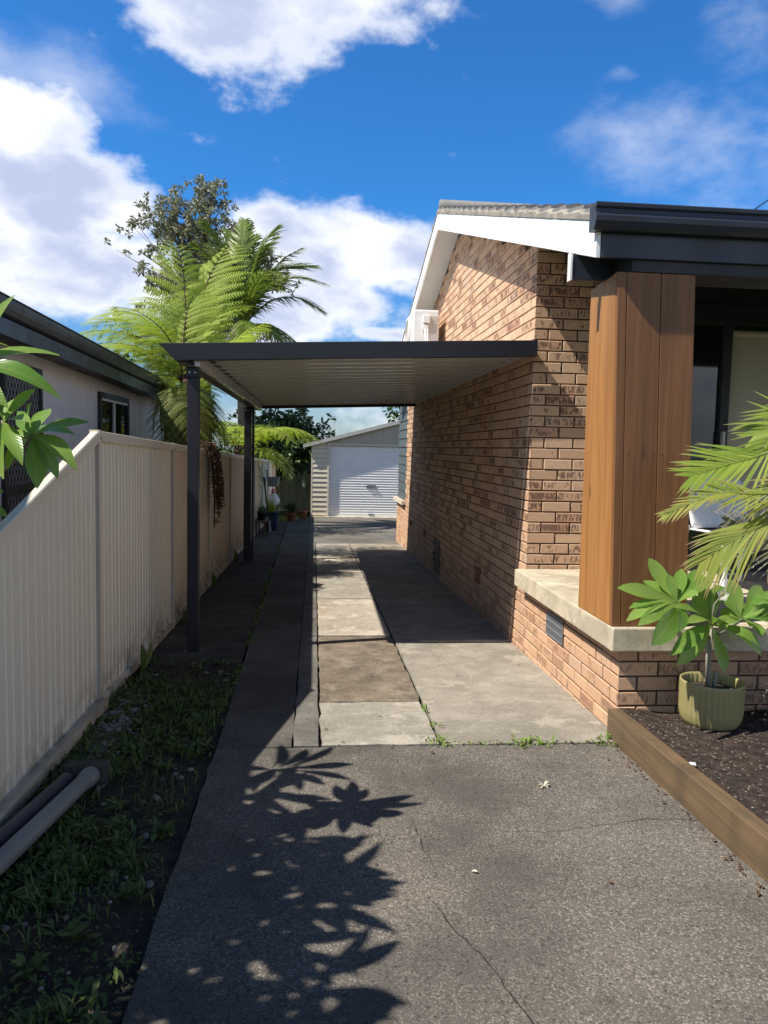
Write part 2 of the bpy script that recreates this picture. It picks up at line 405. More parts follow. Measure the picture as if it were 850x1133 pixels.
# sleeper edging + bed
b=MB(); b.add([(1.745,4.118,-.05),(5.5,4.118,-.05),(5.5,-4,-.02),(1.745,-4,-.02)],[(0,1,2,3)])
bed=sheet('garden_bed',1.745,5.5,-4,4.115,.142,M['soil'],lump=.03,dx=.07); st(bed)
sl=empty('timber_sleeper','brown treated timber sleeper edging the mulched garden bed beside the driveway','sleeper',(1.71,2,gz(2)))
b=MB(); L=[(1.676,4.11),(1.672,2.6),(1.672,.2)]
b.prism([(-.037,-.03),(.037,-.03),(.037,.158),(-.037,.158)],(1.712,4.11,gz(4.11)),(1.712,.0,gz(0)))
o=b.build('beam',M['sleeper'],bevel=.006); o.parent=sl; o.matrix_parent_inverse=Matrix.Translation(sl.location).inverted()

def par(o,p):   # parent while keeping world coordinates of mesh
    o.parent=p; o.matrix_parent_inverse=Matrix.LocRotScale(p.location,p.rotation_euler,None).inverted(); return o

# ------------------------------------------------------------------ bricks
def brickwall(name,parent,origin,u,nrm,U,z0,z1,top,bot,shift=0,skip=None,header_even=True,bedpath=None):
    """running bond of real bricks; u along wall, nrm outwards"""
    u=Vector(u);nr=Vector(nrm);O=Vector(origin); b=MB(); br=[]
    k0=math.floor(z0/.086); k1=math.ceil(z1/.086)
    for k in range(k0,k1):
        zc=k*.086+.043; head=(k%2==0)==header_even
        x=0.; xs=[]
        if head: xs.append((0,.110)); x=.12
        while x<U:
            xs.append((x,min(x+.230,U))); x+=.24
        for a,c in xs:
            if c-a<.03: continue
            m=(a+c)/2
            if zc+.038>top(m) or zc+.043<bot(m)-.01: continue
            if skip and skip(m,zc): continue
            h=.038+random.uniform(-.0012,.0012); d=.011+random.uniform(-.0022,.0022); e=.004; ln=c-a
            a+=random.uniform(0,.002); c-=random.uniform(0,.002)
            R=(random.random(),random.random(),random.random()); hw=(c-a)/2
            vs=[];uv=[]
            for (w_,hh,dd) in ((0,0,0),(0,0,d-e),(e,e,d)):
                for sx,sz in ((-1,-1),(1,-1),(1,1),(-1,1)):
                    q=O+u*(m+sx*(hw-w_))+Vector((0,0,zc+sz*(h-hh)))+nr*(dd-.011)
                    vs.append(q); uv.append((sx*(hw-w_)+.0001,sz*(h-hh),0.))
            fs=[(8,9,10,11)]
            for r_ in (0,4):
                for i in range(4): j=(i+1)%4; fs.append((r_+i,r_+j,r_+4+j,r_+4+i))
            b.add(vs,fs,uv); br+= [R]*12
    o=b.build(name,M['brick'],parent)
    a=o.data.attributes.new('br','FLOAT_VECTOR','POINT'); a.data.foreach_set('vector',np.array(br,dtype=np.float32).ravel())
    recalc(o)
    return o
house=empty('brick_house','brick house with white gable trim and timber clad veranda post on the right','house',(4.5,9.5,0))
X=1.73; SL=.30; RY=9.5
def barge_bot(y): return 2.63+SL*(min(y,2*RY-y)-4.03)
def walltop(y):
    if y<6.08: return .52
    t=barge_bot(y)+.035
    return t
def main_top(m):
    y=4.12+m
    if 14.42<y: return .55 if y<15.95 else 0
    return barge_bot(y)+.03
def vent_skip(m,z):
    y=4.12+m
    if 10.29<y<10.86 and -.05<z<.36: return True
    return False
o=brickwall('wall',house,(X,4.12,0),(0,1,0),(-1,0,0),1.958,-.2,.52,lambda m:.516,lambda m:gz(4.12+m)-.09,header_even=True); par(o,house)
o=brickwall('wall',house,(X,6.08,0),(0,1,0),(-1,0,0),9.84,-.45,4.5,lambda m:main_top(m+1.96),lambda m:gz(6.08+m)-.09,header_even=True,skip=lambda m,z:vent_skip(m+1.96,z))
par(o,house)
def struct_poly(name,poly,x0,x1,mat,parent):  # poly in (y,z), thickness in x
    b=MB(); n=len(poly); b.add([(x0,y,z) for y,z in poly]+[(x1,y,z) for y,z in poly],[tuple(range(n))[::-1],tuple(range(n,2*n))]+[(i,(i+1)%n,n+(i+1)%n,n+i) for i in range(n)])
    return par(b.build(name,mat),parent)
struct_poly('wall',[(4.132,-.5),(4.132,.515),(6.09,.515),(6.09,barge_bot(6.09)+.03),(RY,barge_bot(RY)+.03),(14.42,barge_bot(14.42)+.03),(14.42,.545),(15.9,.545),(15.9,-.6)],X+.0095,X+.12,M['mortar'],house)
# front brick faces
o=brickwall('wall',house,(X,4.12,0),(1,0,0),(0,-1,0),3.6,-.1,.52,lambda m:.516,lambda m:-.1,header_even=False); par(o,house)
b=MB(); b.box((X+.011,4.1305,-.2),(5.4,4.2,.513)); par(b.build('wall',M['mortar']),house)
o=brickwall('wall',house,(X,6.08,0),(1,0,0),(0,-1,0),1.12,.6,3.35,lambda m:3.28,lambda m:.6,header_even=False); par(o,house)
b=MB(); b.box((X+.011,6.0905,.5),(2.85,6.2,3.30)); par(b.build('wall',M['mortar']),house)
# hidden return faces of the house so it stands as a volume
b=MB(); b.box((2.0,6.25,-.5),(8.3,15.8,2.6)); par(b.build('wall',M['mortar']),house)
# veranda slab
b=MB(); b.box((1.638,4.0,.518),(8.4,6.07,.652)); o=par(b.build('veranda_slab',M['slab'],bevel=.008,seg=2),house)
b=MB(); b.box((1.87,4.21,-.3),(8.3,6.0,.517)); par(b.build('slab_base',M['mortar']),house)
# window recess with dark weatherboards at the far end
b=MB()
zz=.625
while zz<3.0:
    b.prism([(0,0),(.022,0),(.006,.168),(0,.168)],(X+.03,14.43,zz),(X+.03,15.88,zz)); zz+=.17
# orient: side = dir x up = +X -> need -X
for i,v in enumerate(b.v): b.v[i]=(2*(X+.03)-v[0],v[1],v[2])
o=par(b.build('window_infill',M['siding']),house); recalc(o)
b=MB(); b.box((X+.031,14.425,.55),(X+.15,15.9,3.1)); par(b.build('window_infill',M['siding']),house)
b=MB(); b.prism([(-.06,0),(-.055,.055),(.08,.085),(.08,0)],(X,15.93,.552),(X,14.38,.552)); 
o=par(b.build('sill',M['oldcream'],bevel=.004),house)
for i,v in enumerate(o.data.vertices): pass
recalc(o)
# wall openings: air vents, underfloor door
def vent(y,z,w,h,mat,rows,depth=.014):
    b=MB(); b.box((X-.004,y-w/2,z-h/2),(X+.01,y+w/2,z+h/2)); 
    v=par(b.build('vent',M['black'] if mat!='grating' else M['pvcdark']),house)
    b=MB(); n=int(w/.022)
    for i in range(n+1): yy=y-w/2+w*i/n; b.box((X-.012,yy-.003,z-h/2),(X-.0045,yy+.003,z+h/2))
    for i in range(rows+1): z_=z-h/2+h*i/rows; b.box((X-.0135,y-w/2-.004,z_-.004),(X-.0055,y+w/2+.004,z_+.004))
    g=b.build('grille',M[mat]); g.parent=v
    return v
vent(7.86,.30,.23,.16,'terracotta',4); vent(11.75,.33,.23,.085,'terracotta',2); vent(13.5,.30,.23,.085,'terracotta',2)
vent(5.26,.36,.36,.16,'grating',3)
b=MB(); b.box((X-.006,10.3,-.12),(X+.02,10.86,.36)); d=par(b.build('underfloor_door',M['darkwood'],bevel=.003),house)
b=MB(); 
for z in (.02,.24): b.box((X-.018,10.3,z),(X-.0065,10.86,z+.05))
b.build('batten',M['darkwood']).parent=d
b=MB(); b.box((X-.03,10.74,.12),(X-.0065,10.78,.16)); b.build('latch',M['black']).parent=d
# gable trim: barge boards, soffits
def slope_box(y0,y1,zf,x0,x1,dz0,dz1,name,mat,bev=.003):
    b=MB(); b.add([(x0,y0,zf(y0)+dz0),(x1,y0,zf(y0)+dz0),(x1,y1,zf(y1)+dz0),(x0,y1,zf(y1)+dz0),(x0,y0,zf(y0)+dz1),(x1,y0,zf(y0)+dz1),(x1,y1,zf(y1)+dz1),(x0,y1,zf(y1)+dz1)],
      [(0,3,2,1),(4,5,6,7),(0,1,5,4),(1,2,6,5),(2,3,7,6),(3,0,4,7)])
    o=par(b.build(name,mat,bevel=bev),house); recalc(o); return o
YE=4.0; YR=15.35
slope_box(YE,RY,barge_bot,1.45,1.475,0,.19,'barge_board',M['white'])
slope_box(RY,YR,barge_bot,1.45,1.475,0,.19,'barge_board',M['white'])
slope_box(YE+.03,RY,barge_bot,1.476,1.745,.035,.05,'soffit',M['soffit'])
slope_box(RY,YR-.02,barge_bot,1.476,1.745,.035,.05,'soffit',M['soffit'])
# roof of concrete tiles: stepped courses, rolls across
def roof():
    b=MB(); 
    for side in (0,1):
        n=18; run=(RY-YE) if side==0 else (YR-RY); c=run/n
        for k in range(n):
            ya=(YE-.05+k*c) if side==0 else (YR+.05-k*c); yb=(ya+c+.03) if side==0 else (ya-c-.03)
            nx=84; xa=1.462; wx=.075
            vs=[]
            for r,(y,lift) in enumerate(((ya,.045),(yb,.012))):
                zb=barge_bot(y)+.225
                for i in range(nx+1):
                    x=xa+i*wx; z=zb+lift+.016*math.sin(i*PI/2) + (random.uniform(-.004,.006) if i==0 else 0)
                    vs.append((x,y,z))
            m=len(vs); 
            vs+=[(x,y,z-.028) for x,y,z in vs[:nx+1]]
            fs=[(i,i+1,nx+2+i,nx+1+i) for i in range(nx)]+[(i,m+i,m+i+1,i+1) for i in range(nx)]
            vs+=[(xa,yb,vs[nx+1][2]-.028)]; fs.append((0,nx+1,len(vs)-1,m))
            b.add(vs,fs)
    o=par(b.build('roof',M['tile']),house); recalc(o)
    # mortar bed along verge
    for y0,y1 in ((YE-.03,RY),(RY,YR)):
        bm=MB(); nn=int((y1-y0)/.05); vs=[]
        for i in range(nn+1):
            y=y0+(y1-y0)*i/nn; z=barge_bot(y)+.191
            cyc=((y-YE+.05)/((RY-YE)/18))%1
            hi=.068-.032*cyc+.012*noise.noise(Vector((y*7,3,0))); out=.008+.010*noise.noise(Vector((y*9,0,0)))
            vs+=[(1.446-out*.3,y,z),(1.450-out,y,z+hi*.6),(1.470,y,z+hi),(1.62,y,z+hi-.01)]
        bm.add(vs,[(4*i+j,4*i+j+1,4*i+5+j,4*i+4+j) for i in range(nn) for j in range(3)])
        vg=bm.build('verge_mortar',M['conc_grey'],smooth=False); par(vg,house); recalc(vg)
    b=MB(); b.tube([(1.47,RY,barge_bot(RY)+.28),(7.7,RY,barge_bot(RY)+.28)],.075,10); par(b.build('ridge_capping',M['tile'],smooth=True),house)
roof()
# front gutter + fascia
b=MB(); G=[(4.02,2.875),(3.94,2.875),(3.925,2.885),(3.915,2.878),(3.917,2.862),(3.93,2.852),(3.928,2.83),(3.915,2.815),(3.918,2.79),(3.935,2.765),(3.955,2.752),(4.02,2.752)]
n=len(G); b.add([(1.415,y,z) for y,z in G]+[(8.6,y,z) for y,z in G],[tuple(range(n)),tuple(range(2*n-1,n-1,-1))]+[(i,n+i,n+(i+1)%n,(i+1)%n) for i in range(n)])
o=par(b.build('gutter',M['gutter']),house); recalc(o)
b=MB(); b.box((1.478,4.0,2.625),(8.6,4.022,2.751)); par(b.build('fascia',M['gutter'],bevel=.003),house)
b=MB(); b.box((1.66,4.0225,2.565),(8.5,4.3095,2.70)); par(b.build('eave_lining',M['navy']),house)
b=MB(); b.box((1.43,4.31,2.575),(8.5,4.35,2.72)); par(b.build('veranda_beam',M['gutter'],bevel=.004),house)
b=MB(); b.box((1.418,4.305,2.57),(1.4295,4.355,2.725)); par(b.build('beam_cap',M['white']),house)
b=MB(); b.box((1.99,4.501,3.02),(8.4,6.07,3.04)); par(b.build('veranda_ceiling',M['navy']),house)
# timber clad post

def lean(v):
    x,y,z=v; return (x-.056*(z-.652)/1.92*min(1,max(0,(4.60-y)/.55)),y,z)
b=MB(); b.box((1.665,4.06,.66),(2.045,4.55,2.56)); b.v=[lean(v) for v in b.v]; post=par(b.build('veranda_post',M['darkwood']),house)
def board(a,c,k,mt='timber'):
    b=MB(); b.box(a,c); b.uv=[(k*3.7,k*1.9,k*.77)]*8; b.v=[lean(v) for v in b.v]
    o=b.build('board',M[mt],bevel=.0025); o.parent=post; return o
fb=[]
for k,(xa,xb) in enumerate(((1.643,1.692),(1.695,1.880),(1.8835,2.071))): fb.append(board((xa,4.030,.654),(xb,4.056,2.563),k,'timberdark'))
for k,(ya,yb) in enumerate(((4.058,4.275),(4.279,4.445),(4.449,4.57))): fb.append(board((1.641,ya,.654),(1.664,yb,2.563 if k==0 else 2.573),k+5))
for k,(ya,yb) in enumerate(((4.058,4.31),(4.313,4.57))): board((2.046,ya,.654),(2.069,yb,2.563),k+9)
for k,xs in ((1,(1.72,1.86)),(2,(1.91,2.045))):
    for x in xs:
        for z in (.72,1.6,2.47):
            b=MB(); b.tube([(x,4.030,z),(x,4.0285,z)],.0035,8); b.v=[lean(v) for v in b.v]; b.build('nail',M['black'],house).matrix_parent_inverse=house.matrix_world.inverted() if False else Matrix.Translation(-house.location)
# door / window unit on the veranda
b=MB()
b.box((2.86,6.02,.655),(2.94,6.12,2.82)); b.box((2.94,6.02,2.66),(6.8,6.12,2.82)); b.box((2.94,6.02,.655),(6.8,6.12,.70))
b.box((3.285,6.03,.70),(3.36,6.12,2.66)); b.box((4.75,6.03,.70),(4.83,6.12,2.66)); b.box((6.7,6.03,.70),(6.8,6.12,2.66))
fr=par(b.build('glass_door',M['navy'],bevel=.004),house)
b=MB(); b.box((2.941,6.07,.701),(3.284,6.076,2.659)); b.build('pane',M['glass']).parent=fr
b=MB(); b.box((4.831,6.07,.701),(6.699,6.076,2.659)); b.build('pane',M['glass']).parent=fr
b=MB(); b.box((3.362,6.075,.95),(4.748,6.085,2.62)); b.tube([(3.362,6.07,2.60),(4.748,6.07,2.60)],.025,10); b.box((3.362,6.068,.945),(4.748,6.09,.965))
b.build('blind',M['blind']).parent=fr
b=MB(); b.box((3.362,6.09,.701),(4.748,6.096,2.659)); b.build('pane',M['black']).parent=fr
b=MB(); b.box((3.30,5.99,1.55),(3.32,6.029,1.8)); b.build('handle',M['zinc']).parent=fr
b=MB(); b.box((2.86,6.03,2.821),(8.3,6.12,3.2)); par(b.build('wall',M['navy']),house)
b=MB(); b.tube([(2.9,4.75,3.019),(2.9,4.75,2.78),(2.905,4.75,2.70)],.006,6); b.tube([(2.905,4.75,2.70),(2.905,4.75,2.67)],.016,8); par(b.build('hook',M['zinc']),house)

# air conditioner
ac=empty('air_conditioner','white outdoor air conditioner unit on wall brackets above the carport roof','air conditioner',(1.44,10.7,2.85))
b=MB(); b.box((1.285,10.33,2.86),(1.635,11.15,3.46)); par(b.build('casing',M['acwhite'],bevel=.02,seg=3),ac)
b=MB(); b.box((1.42,10.318,3.15),(1.60,10.3295,3.38)); par(b.build('service_panel',M['soffit'],bevel=.002),ac)
b=MB(); b.box((1.405,10.27,3.28),(1.51,10.3175,3.385)); b.box((1.405,10.28,3.19),(1.49,10.3175,3.265)); par(b.build('valve_cover',M['white'],bevel=.012,seg=3),ac)
b=MB(); b.tube([(1.44,10.29,3.2),(1.46,10.28,3.05),(1.50,10.28,2.88),(1.60,10.29,2.80),(1.725,10.30,2.80)],.014,8); b.tube([(1.475,10.29,3.2),(1.48,10.275,3.05),(1.52,10.27,2.9),(1.62,10.27,2.84),(1.725,10.27,2.84)],.011,8)
par(b.build('pipe',M['white'],smooth=True),ac)
for y in (10.45,11.0):
    b=MB(); b.box((1.27,y-.02,2.82),(1.729,y+.02,2.859)); b.box((1.69,y-.02,2.6),(1.729,y+.02,2.819)); b.bar((1.30,y,2.82),(1.71,y,2.63),.03,.02)
    par(b.build('bracket',M['zinc']),ac)
b=MB(); b.lathe([(.24,0),(.245,.012),(.235,.02),(.23,.012)],n=32)
for k in range(9): 
    r=.03+.024*k; b.lathe([(r,.01),(r+.004,.014),(r+.008,.01)],n=28)
o=b.build('fan_grille',M['soffit']); o.parent=ac; o.rotation_euler=(0,-PI/2,0); o.location=(-.158,.12,.31)
b=MB(); b.tube([(1.729,10.18,2.82),(1.70,10.05,2.80),(1.70,9.7,2.78),(1.73,9.45,2.76)],.028,10); par(b.build('conduit',M['white'],smooth=True),ac)

# ------------------------------------------------------------------ carport
cp=empty('carport','flat roofed dark steel carport with cream ribbed underside joining fence side to brick wall','carport',(.3,9.5,gz(9.5)))
def ctop(x): return 2.352+(x+1.17)*.0415
b=MB()   # deck: pans + flutes running across (X)
x0,x1=-1.0,1.715; y=6.03; prof=[]
while y<13.18:
    prof+= [(y,0),(y+.002,-.020),(y+.030,-.020),(y+.032,0),(y+.165,0),(y+.166,-.007),(y+.180,-.007),(y+.181,0),(y+.30,0),(y+.301,.03),(y+.333,.03),(y+.334,0)]
    y+=.34
n=len(prof); dz=-.062
for t,flip in ((0,0),(.004,1)):
    vs=[(x,yy,ctop(x)+dz+zz+t) for x in (x0,x1) for yy,zz in prof]
    b.add(vs,[(i,i+1,n+i+1,n+i) for i in range(n-1)])
par(b.build('roof_deck',M['cream']),cp)
b=MB()
b.add([(-1.175,5.95,ctop(-1.175)),(1.725,5.95,ctop(1.725)),(1.725,5.95,ctop(1.725)-.125),(-1.045,5.95,ctop(-1.045)-.13),
       (-1.175,6.01,ctop(-1.175)),(1.725,6.01,ctop(1.725)),(1.725,6.01,ctop(1.725)-.125),(-1.045,6.01,ctop(-1.045)-.13)],
      [(0,3,2,1),(4,5,6,7),(0,1,5,4),(1,2,6,5),(2,3,7,6),(3,0,4,7)])
par(b.build('fascia',M['navy'],bevel=.004),cp)
b=MB()
g=[(-1.175,2.352),(-1.045,2.222),(-.925,2.222),(-.925,2.235),(-1.04,2.235),(-1.158,2.352)]; n=6
b.add([(x,6.011,z) for x,z in g]+[(x,13.26,z-.02) for x,z in g],[tuple(range(n)),tuple(range(2*n-1,n-1,-1))]+[(i,n+i,n+(i+1)%n,(i+1)%n) for i in range(n)])
par(recalc(b.build('gutter',M['navy'])),cp)
b=MB(); b.box((-.915,6.011,2.195),(-.875,13.2,2.295)); par(b.build('beam',M['cream'],bevel=.003),cp)
b=MB(); b.box((-.874,6.02,2.288),(-.84,13.2,2.3)); par(b.build('trim',M['navy']),cp)
b=MB()
b.add([(-1.1,13.2,2.225),(1.725,13.2,2.34),(1.725,13.2,ctop(1.72)),(-1.1,13.2,ctop(-1.1)),(-1.1,13.26,2.225),(1.725,13.26,2.34),(1.725,13.26,ctop(1.72)),(-1.1,13.26,ctop(-1.1))],
      [(0,3,2,1),(4,5,6,7),(0,1,5,4),(1,2,6,5),(2,3,7,6),(3,0,4,7)])
recalc(par(b.build('fascia',M['navy'],bevel=.003),cp))
b=MB(); b.box((1.70,6.011,2.385),(1.7285,13.2,2.43)); par(b.build('trim',M['soffit']),cp)
for x,y,w in ((-.945,6.17,.088),(-1.04,12.25,.11)):
    b=MB(); b.box((x-w/2,y-w/2,gz(y)-.2),(x+w/2,y+w/2,2.2)); p=par(b.build('post',M['navy'],bevel=.006,seg=3),cp)
    b=MB(); b.box((x-w/2-.03,y-w/2-.03,gz(y)-.01),(x+w/2+.03,y+w/2+.03,gz(y)+.0)); q=b.build('base_plate',M['pvcdark'],bevel=.002); q.parent=p
    for sx in (-1,1):
        b=MB(); b.tube([(x+sx*w*.25,y-w/2-.03,2.155),(x+sx*w*.25,y-w/2-.037,2.155)],.008,6); b.build('bolt',M['zinc']).parent=p
    b=MB(); b.box((x-w/2-.003,y-w/2-.03,2.12),(x+w/2+.003,y+w/2+.03,2.19)); b.build('bracket',M['navy'],bevel=.002).parent=p; bpy.context.view_layer.update()
    for q in p.children: q.matrix_parent_inverse=Matrix.Identity(4)
# second post pair at the rear
b=MB(); b.box((-.975,12.21,gz(12.2)-.2),(-.94,12.29,2.2)); par(b.build('downpipe',M['navy'],bevel=.004),cp)

# ------------------------------------------------------------------ boundary fence
fx=-1.285
fence=empty('metal_fence','long cream ribbed metal fence along the left of the driveway, its nearest panel sloping down','fence',(fx,9,gz(9)))
posts=[2.24,4.68,7.10,9.52,11.94,14.36,16.78,19.2,21.62,24.04,26.46,28.1]
def ftop(y):
    if y<=2.24: return .92
    if y<4.68: return .92+(y-2.24)*(1.665-.92)/(4.68-2.24)
    return 1.665-.0265*(y-4.68)
def panel(ya,yb,mat):
    b=MB(); pat=[(0,0),(.052,0),(.056,.004),(.070,.004),(.074,0),(.128,0),(.132,-.007),(.168,-.007),(.174,0)]
    P=[];y=ya
    while y<yb:
        for dy,dx in pat:
            if y+dy<yb: P.append((y+dy,dx))
        y+=.18
    P.append((yb,0)); vs=[]
    for y,dx in P:
        dx=dx+.006*noise.noise(Vector((0,y*1.3,7)))+.0*ya
        zt=ftop(min(max(y,ya+.001),yb))-.03; zb=gz(y)+.03
        vs+=[(fx+dx,y,zb),(fx+dx,y,zt)]
    n=len(P); b.add(vs,[(2*i,2*i+2,2*i+3,2*i+1) for i in range(n-1)])
    m=len(vs); b.add([(v[0]-.002,v[1],v[2]) for v in vs],[(2*i,2*i+1,2*i+3,2*i+2) for i in range(n-1)])
    par(b.build('panel',mat),fence)
prev=-2.6
seq=[posts[0]]
allp=[-2.6,-.18]+posts
for i in range(len(allp)-1):
    a,c=allp[i]+.012,allp[i+1]-.012
    panel(a,c,M['fence2'] if i in (4,5,6,8) else (M['greygreen'] if i in(9,) else M['fence']))
    za,zc=ftop(a+.001) ,ftop(c-.001)
    b=MB(); b.prism([(-.024,-.055),(.024,-.055),(.024,0),(.018,.006),(-.018,.006),(-.024,0)],(fx,a-.004,za),(fx,c+.004,zc)); par(b.build('top_rail',M['fencerail']),fence)
    b=MB(); b.prism([(-.024,-.03),(.024,-.03),(.024,.03),(-.024,.03)],(fx,a,gz(a)+.03),(fx,c,gz(c)+.03)); par(b.build('bottom_rail',M['fencerail']),fence)
for y in allp:
    b=MB(); h=(ftop(y+.001) if y!=2.24 else .92)+.01
    for s in (-1,1): b.box((fx-.030,y+(s*.011)-.010,gz(y)-.1),(fx+.028,y+(s*.011)+.010,h))
    p_=par(b.build('post',M['fencerail']),fence)
    b=MB(); b.box((fx-.018,y-.0275,gz(y)),(fx+.0255,y-.0215,h-.07)); g_=b.build('gap_shade_strip',M['gapshade']); g_.parent=p_  # solid strip whose darker colour stands in for the shadow beside the post
    b=MB(); b.tube([(fx+.028,y+.011,h-.05),(fx+.031,y+.011,h-.05)],.007,8); par(b.build('screw',M['pvcdark']),fence)
tb=empty('timber_plank','weathered pale timber plank lying along the foot of the cream fence','plank',(fx+.06,3,.03))
b=MB()
b.prism([(-.018,-.03),(.018,-.03),(.018,.03),(-.018,.03)],(fx+.055,1.0,gz(1)+.05),(fx+.05,4.66,gz(4.66)+.045)); par(b.build('board',M['plinth'],bevel=.004),tb)
# back fence across the end
bf=empty('back_fence','pale green ribbed metal fence across the far end beside the garage','fence',(0,28.1,gz(28)))
b=MB(); n=80; vs=[]
for i in range(n*4+1):
    x=-1.25+i*.065; d=.0 if i%4 in(0,1) else -.03
    vs+=[(x,28.1+d,gz(28)-.2),(x,28.1+d,1.0)]
b.add(vs,[(2*i,2*i+2,2*i+3,2*i+1) for i in range(n*4)]); par(b.build('panel',M['greygreen']),bf)
b=MB(); b.box((-1.25,28.03,1.0),(19,28.12,1.05)); par(b.build('top_rail',M['greygreen']),bf)
for x in (-.75,1.6,4.0): 
    b=MB(); b.box((x-.03,28.02,gz(28)-.1),(x+.03,28.13,1.0)); par(b.build('post',M['greygreen']),bf)

# ------------------------------------------------------------------ neighbour house
nh=empty('panelled_house','grey neighbour house behind the cream fence with dark gutter and screened door','house',(-5,8.5,0))
wx=-2.7
b=MB(); P=[];y=2.2
while y<14.3:
    P+=[(y,0),(y+.086,0),(y+.088,-.014),(y+.100,-.014),(y+.102,0)]; y+=.102
n=len(P); vs=[]
for yy,dx in P: vs+=[(wx+dx,yy,-.4),(wx+dx,yy,2.62)]
b.add(vs,[(2*i,2*i+2,2*i+3,2*i+1) for i in range(n-1)]); par(b.build('wall',M['nhouse']),nh)
b=MB(); b.box((-9,2.2,-.5),(wx-.02,14.3,2.6)); par(b.build('wall',M['nhouse']),nh)
ex=-2.35
def nz(y): return 2.70-.0165*(y-6.07)
b=MB(); G=[(-.11,0),(0.,.0),(.004,.006),(-.002,.012),(-.01,.004),(-.012,-.035),(-.022,-.075),(-.04,-.115),(-.06,-.13),(-.11,-.13)]
ys=(1.9,14.5); n=len(G)
b.add([(ex+a,y,nz(y)+c) for y in ys for a,c in G],[tuple(range(n)),tuple(range(2*n-1,n-1,-1))]+[(i,n+i,n+(i+1)%n,(i+1)%n) for i in range(n)])
par(recalc(b.build('gutter',M['gutter'])),nh)
b=MB(); b.add([(ex-.075,1.9,nz(1.9)-.14),(ex-.075,14.5,nz(14.5)-.14),(ex-.075,14.5,nz(14.5)-.27),(ex-.075,1.9,nz(1.9)-.27),(ex-.10,1.9,nz(1.9)-.14),(ex-.10,14.5,nz(14.5)-.14),(ex-.10,14.5,nz(14.5)-.27),(ex-.10,1.9,nz(1.9)-.27)],
  [(0,3,2,1),(4,5,6,7),(0,1,5,4),(1,2,6,5),(2,3,7,6),(3,0,4,7)]); par(recalc(b.build('fascia',M['gutter'])),nh)
b=MB(); b.add([(ex-.10,1.9,nz(1.9)-.255),(ex-.10,14.5,nz(14.5)-.255),(wx-.05,14.5,nz(14.5)-.245),(wx-.05,1.9,nz(1.9)-.245)],[(0,1,2,3)]); par(b.build('soffit',M['navy']),nh)
b=MB(); b.add([(ex-.06,1.9,nz(1.9)+.0),(ex-.06,14.5,nz(14.5)+.0),(-6.2,14.5,3.6),(-6.2,1.9,3.7),(-10,14.5,2.5),(-10,1.9,2.6)],[(0,1,2,3),(3,2,4,5)]); par(b.build('roof',M['gutter']),nh)
# window
b=MB(); y0,y1,z0,z1=9.93,11.42,1.10,2.235
for (a,c) in (((wx-.01,y0,z0),(wx+.045,y0+.06,z1)),((wx-.01,y1-.06,z0),(wx+.045,y1,z1)),((wx-.01,y0+.06,z1-.07),(wx+.045,y1-.06,z1)),((wx-.01,y0+.06,z0),(wx+.045,y1-.06,z0+.06))): b.box(a,c)
w=par(b.build('window',M['navy'],bevel=.004),nh)
b=MB(); b.box((wx+.005,y0+.06,z0+.06),(wx+.012,y1-.06,z1-.07)); q=b.build('pane',M['glass']); q.parent=w
b=MB(); b.box((wx+.0125,y0+.06,z1-.10),(wx+.03,y1-.06,z1-.071)); b.box((wx+.0125,(y0+y1)/2-.02,z0+.06),(wx+.03,(y0+y1)/2+.02,z1-.10)); q=b.build('sash',M['white']); q.parent=w
# screen door
y0,y1,z0,z1=6.93,7.88,.2,2.30
b=MB()
for (a,c) in (((wx-.01,y0,z0),(wx+.04,y0+.05,z1)),((wx-.01,y1-.05,z0),(wx+.04,y1,z1)),((wx-.01,y0+.05,z1-.06),(wx+.04,y1-.05,z1)),((wx-.01,y0+.05,1.12),(wx+.035,y1-.05,1.2))): b.box(a,c)
dr=par(b.build('screen_door',M['navy'],bevel=.003),nh)
b=MB(); b.box((wx+.004,y0+.05,z0),(wx+.008,y1-.05,z1-.06)); b.build('backing',M['black']).parent=dr
b=MB(); 
dy,dzz=.075,.13; 
for sgn in (1,-1):
    for k in range(-30,40):
        # diagonal lattice line clipped to the door opening
        pts=[]
        for t in range(0,61):
            yy=y0+.05+(y1-y0-.1)*t/60; z=z0+.4+k*dzz+sgn*(yy-y0)*dzz/dy
            if z0<z<z1-.06: pts.append((wx+.016,yy,z))
        if len(pts)>1: b.tube([pts[0],pts[-1]],.0035,4)
b.build('lattice',M['grating']).parent=dr

# ------------------------------------------------------------------ garage
ga=empty('garage','pale weatherboard garage with a white roller door at the end of the driveway','garage',(2.8,26,gz(23.3)))
GY=23.3; gb=gz(GY); gx0=-.085; gx1=6.2; pk=3.05
def groof(x): return 1.70+(x-gx0)*.272 if x<pk else 1.70+(pk-gx0)*.272-(x-pk)*.272
b=MB(); z=gb+.06
while z<1.66:
    b.prism([(0,.012),(.034,0),(.036,.012),(.012,.138),(0,.145)],(gx0+.045,GY,z),(.40,GY,z)); z+=.145
for i,v in enumerate(b.v): b.v[i]=(v[0],GY-abs(v[1]-GY),v[2])
par(recalc(b.build('weatherboard',M['garage'])),ga)
b=MB(); b.box((gx0,GY-.03,gb+.0),(gx0+.044,GY+.05,1.66)); b.box((.395,GY-.04,gb+.02),(.455,GY+.02,1.735)); b.box((.456,GY-.04,1.675),(3.5,GY+.02,1.735)); b.box((3.44,GY-.04,gb+.02),(3.5,GY+.02,1.674))
par(b.build('trim',M['garage'],bevel=.004),ga)
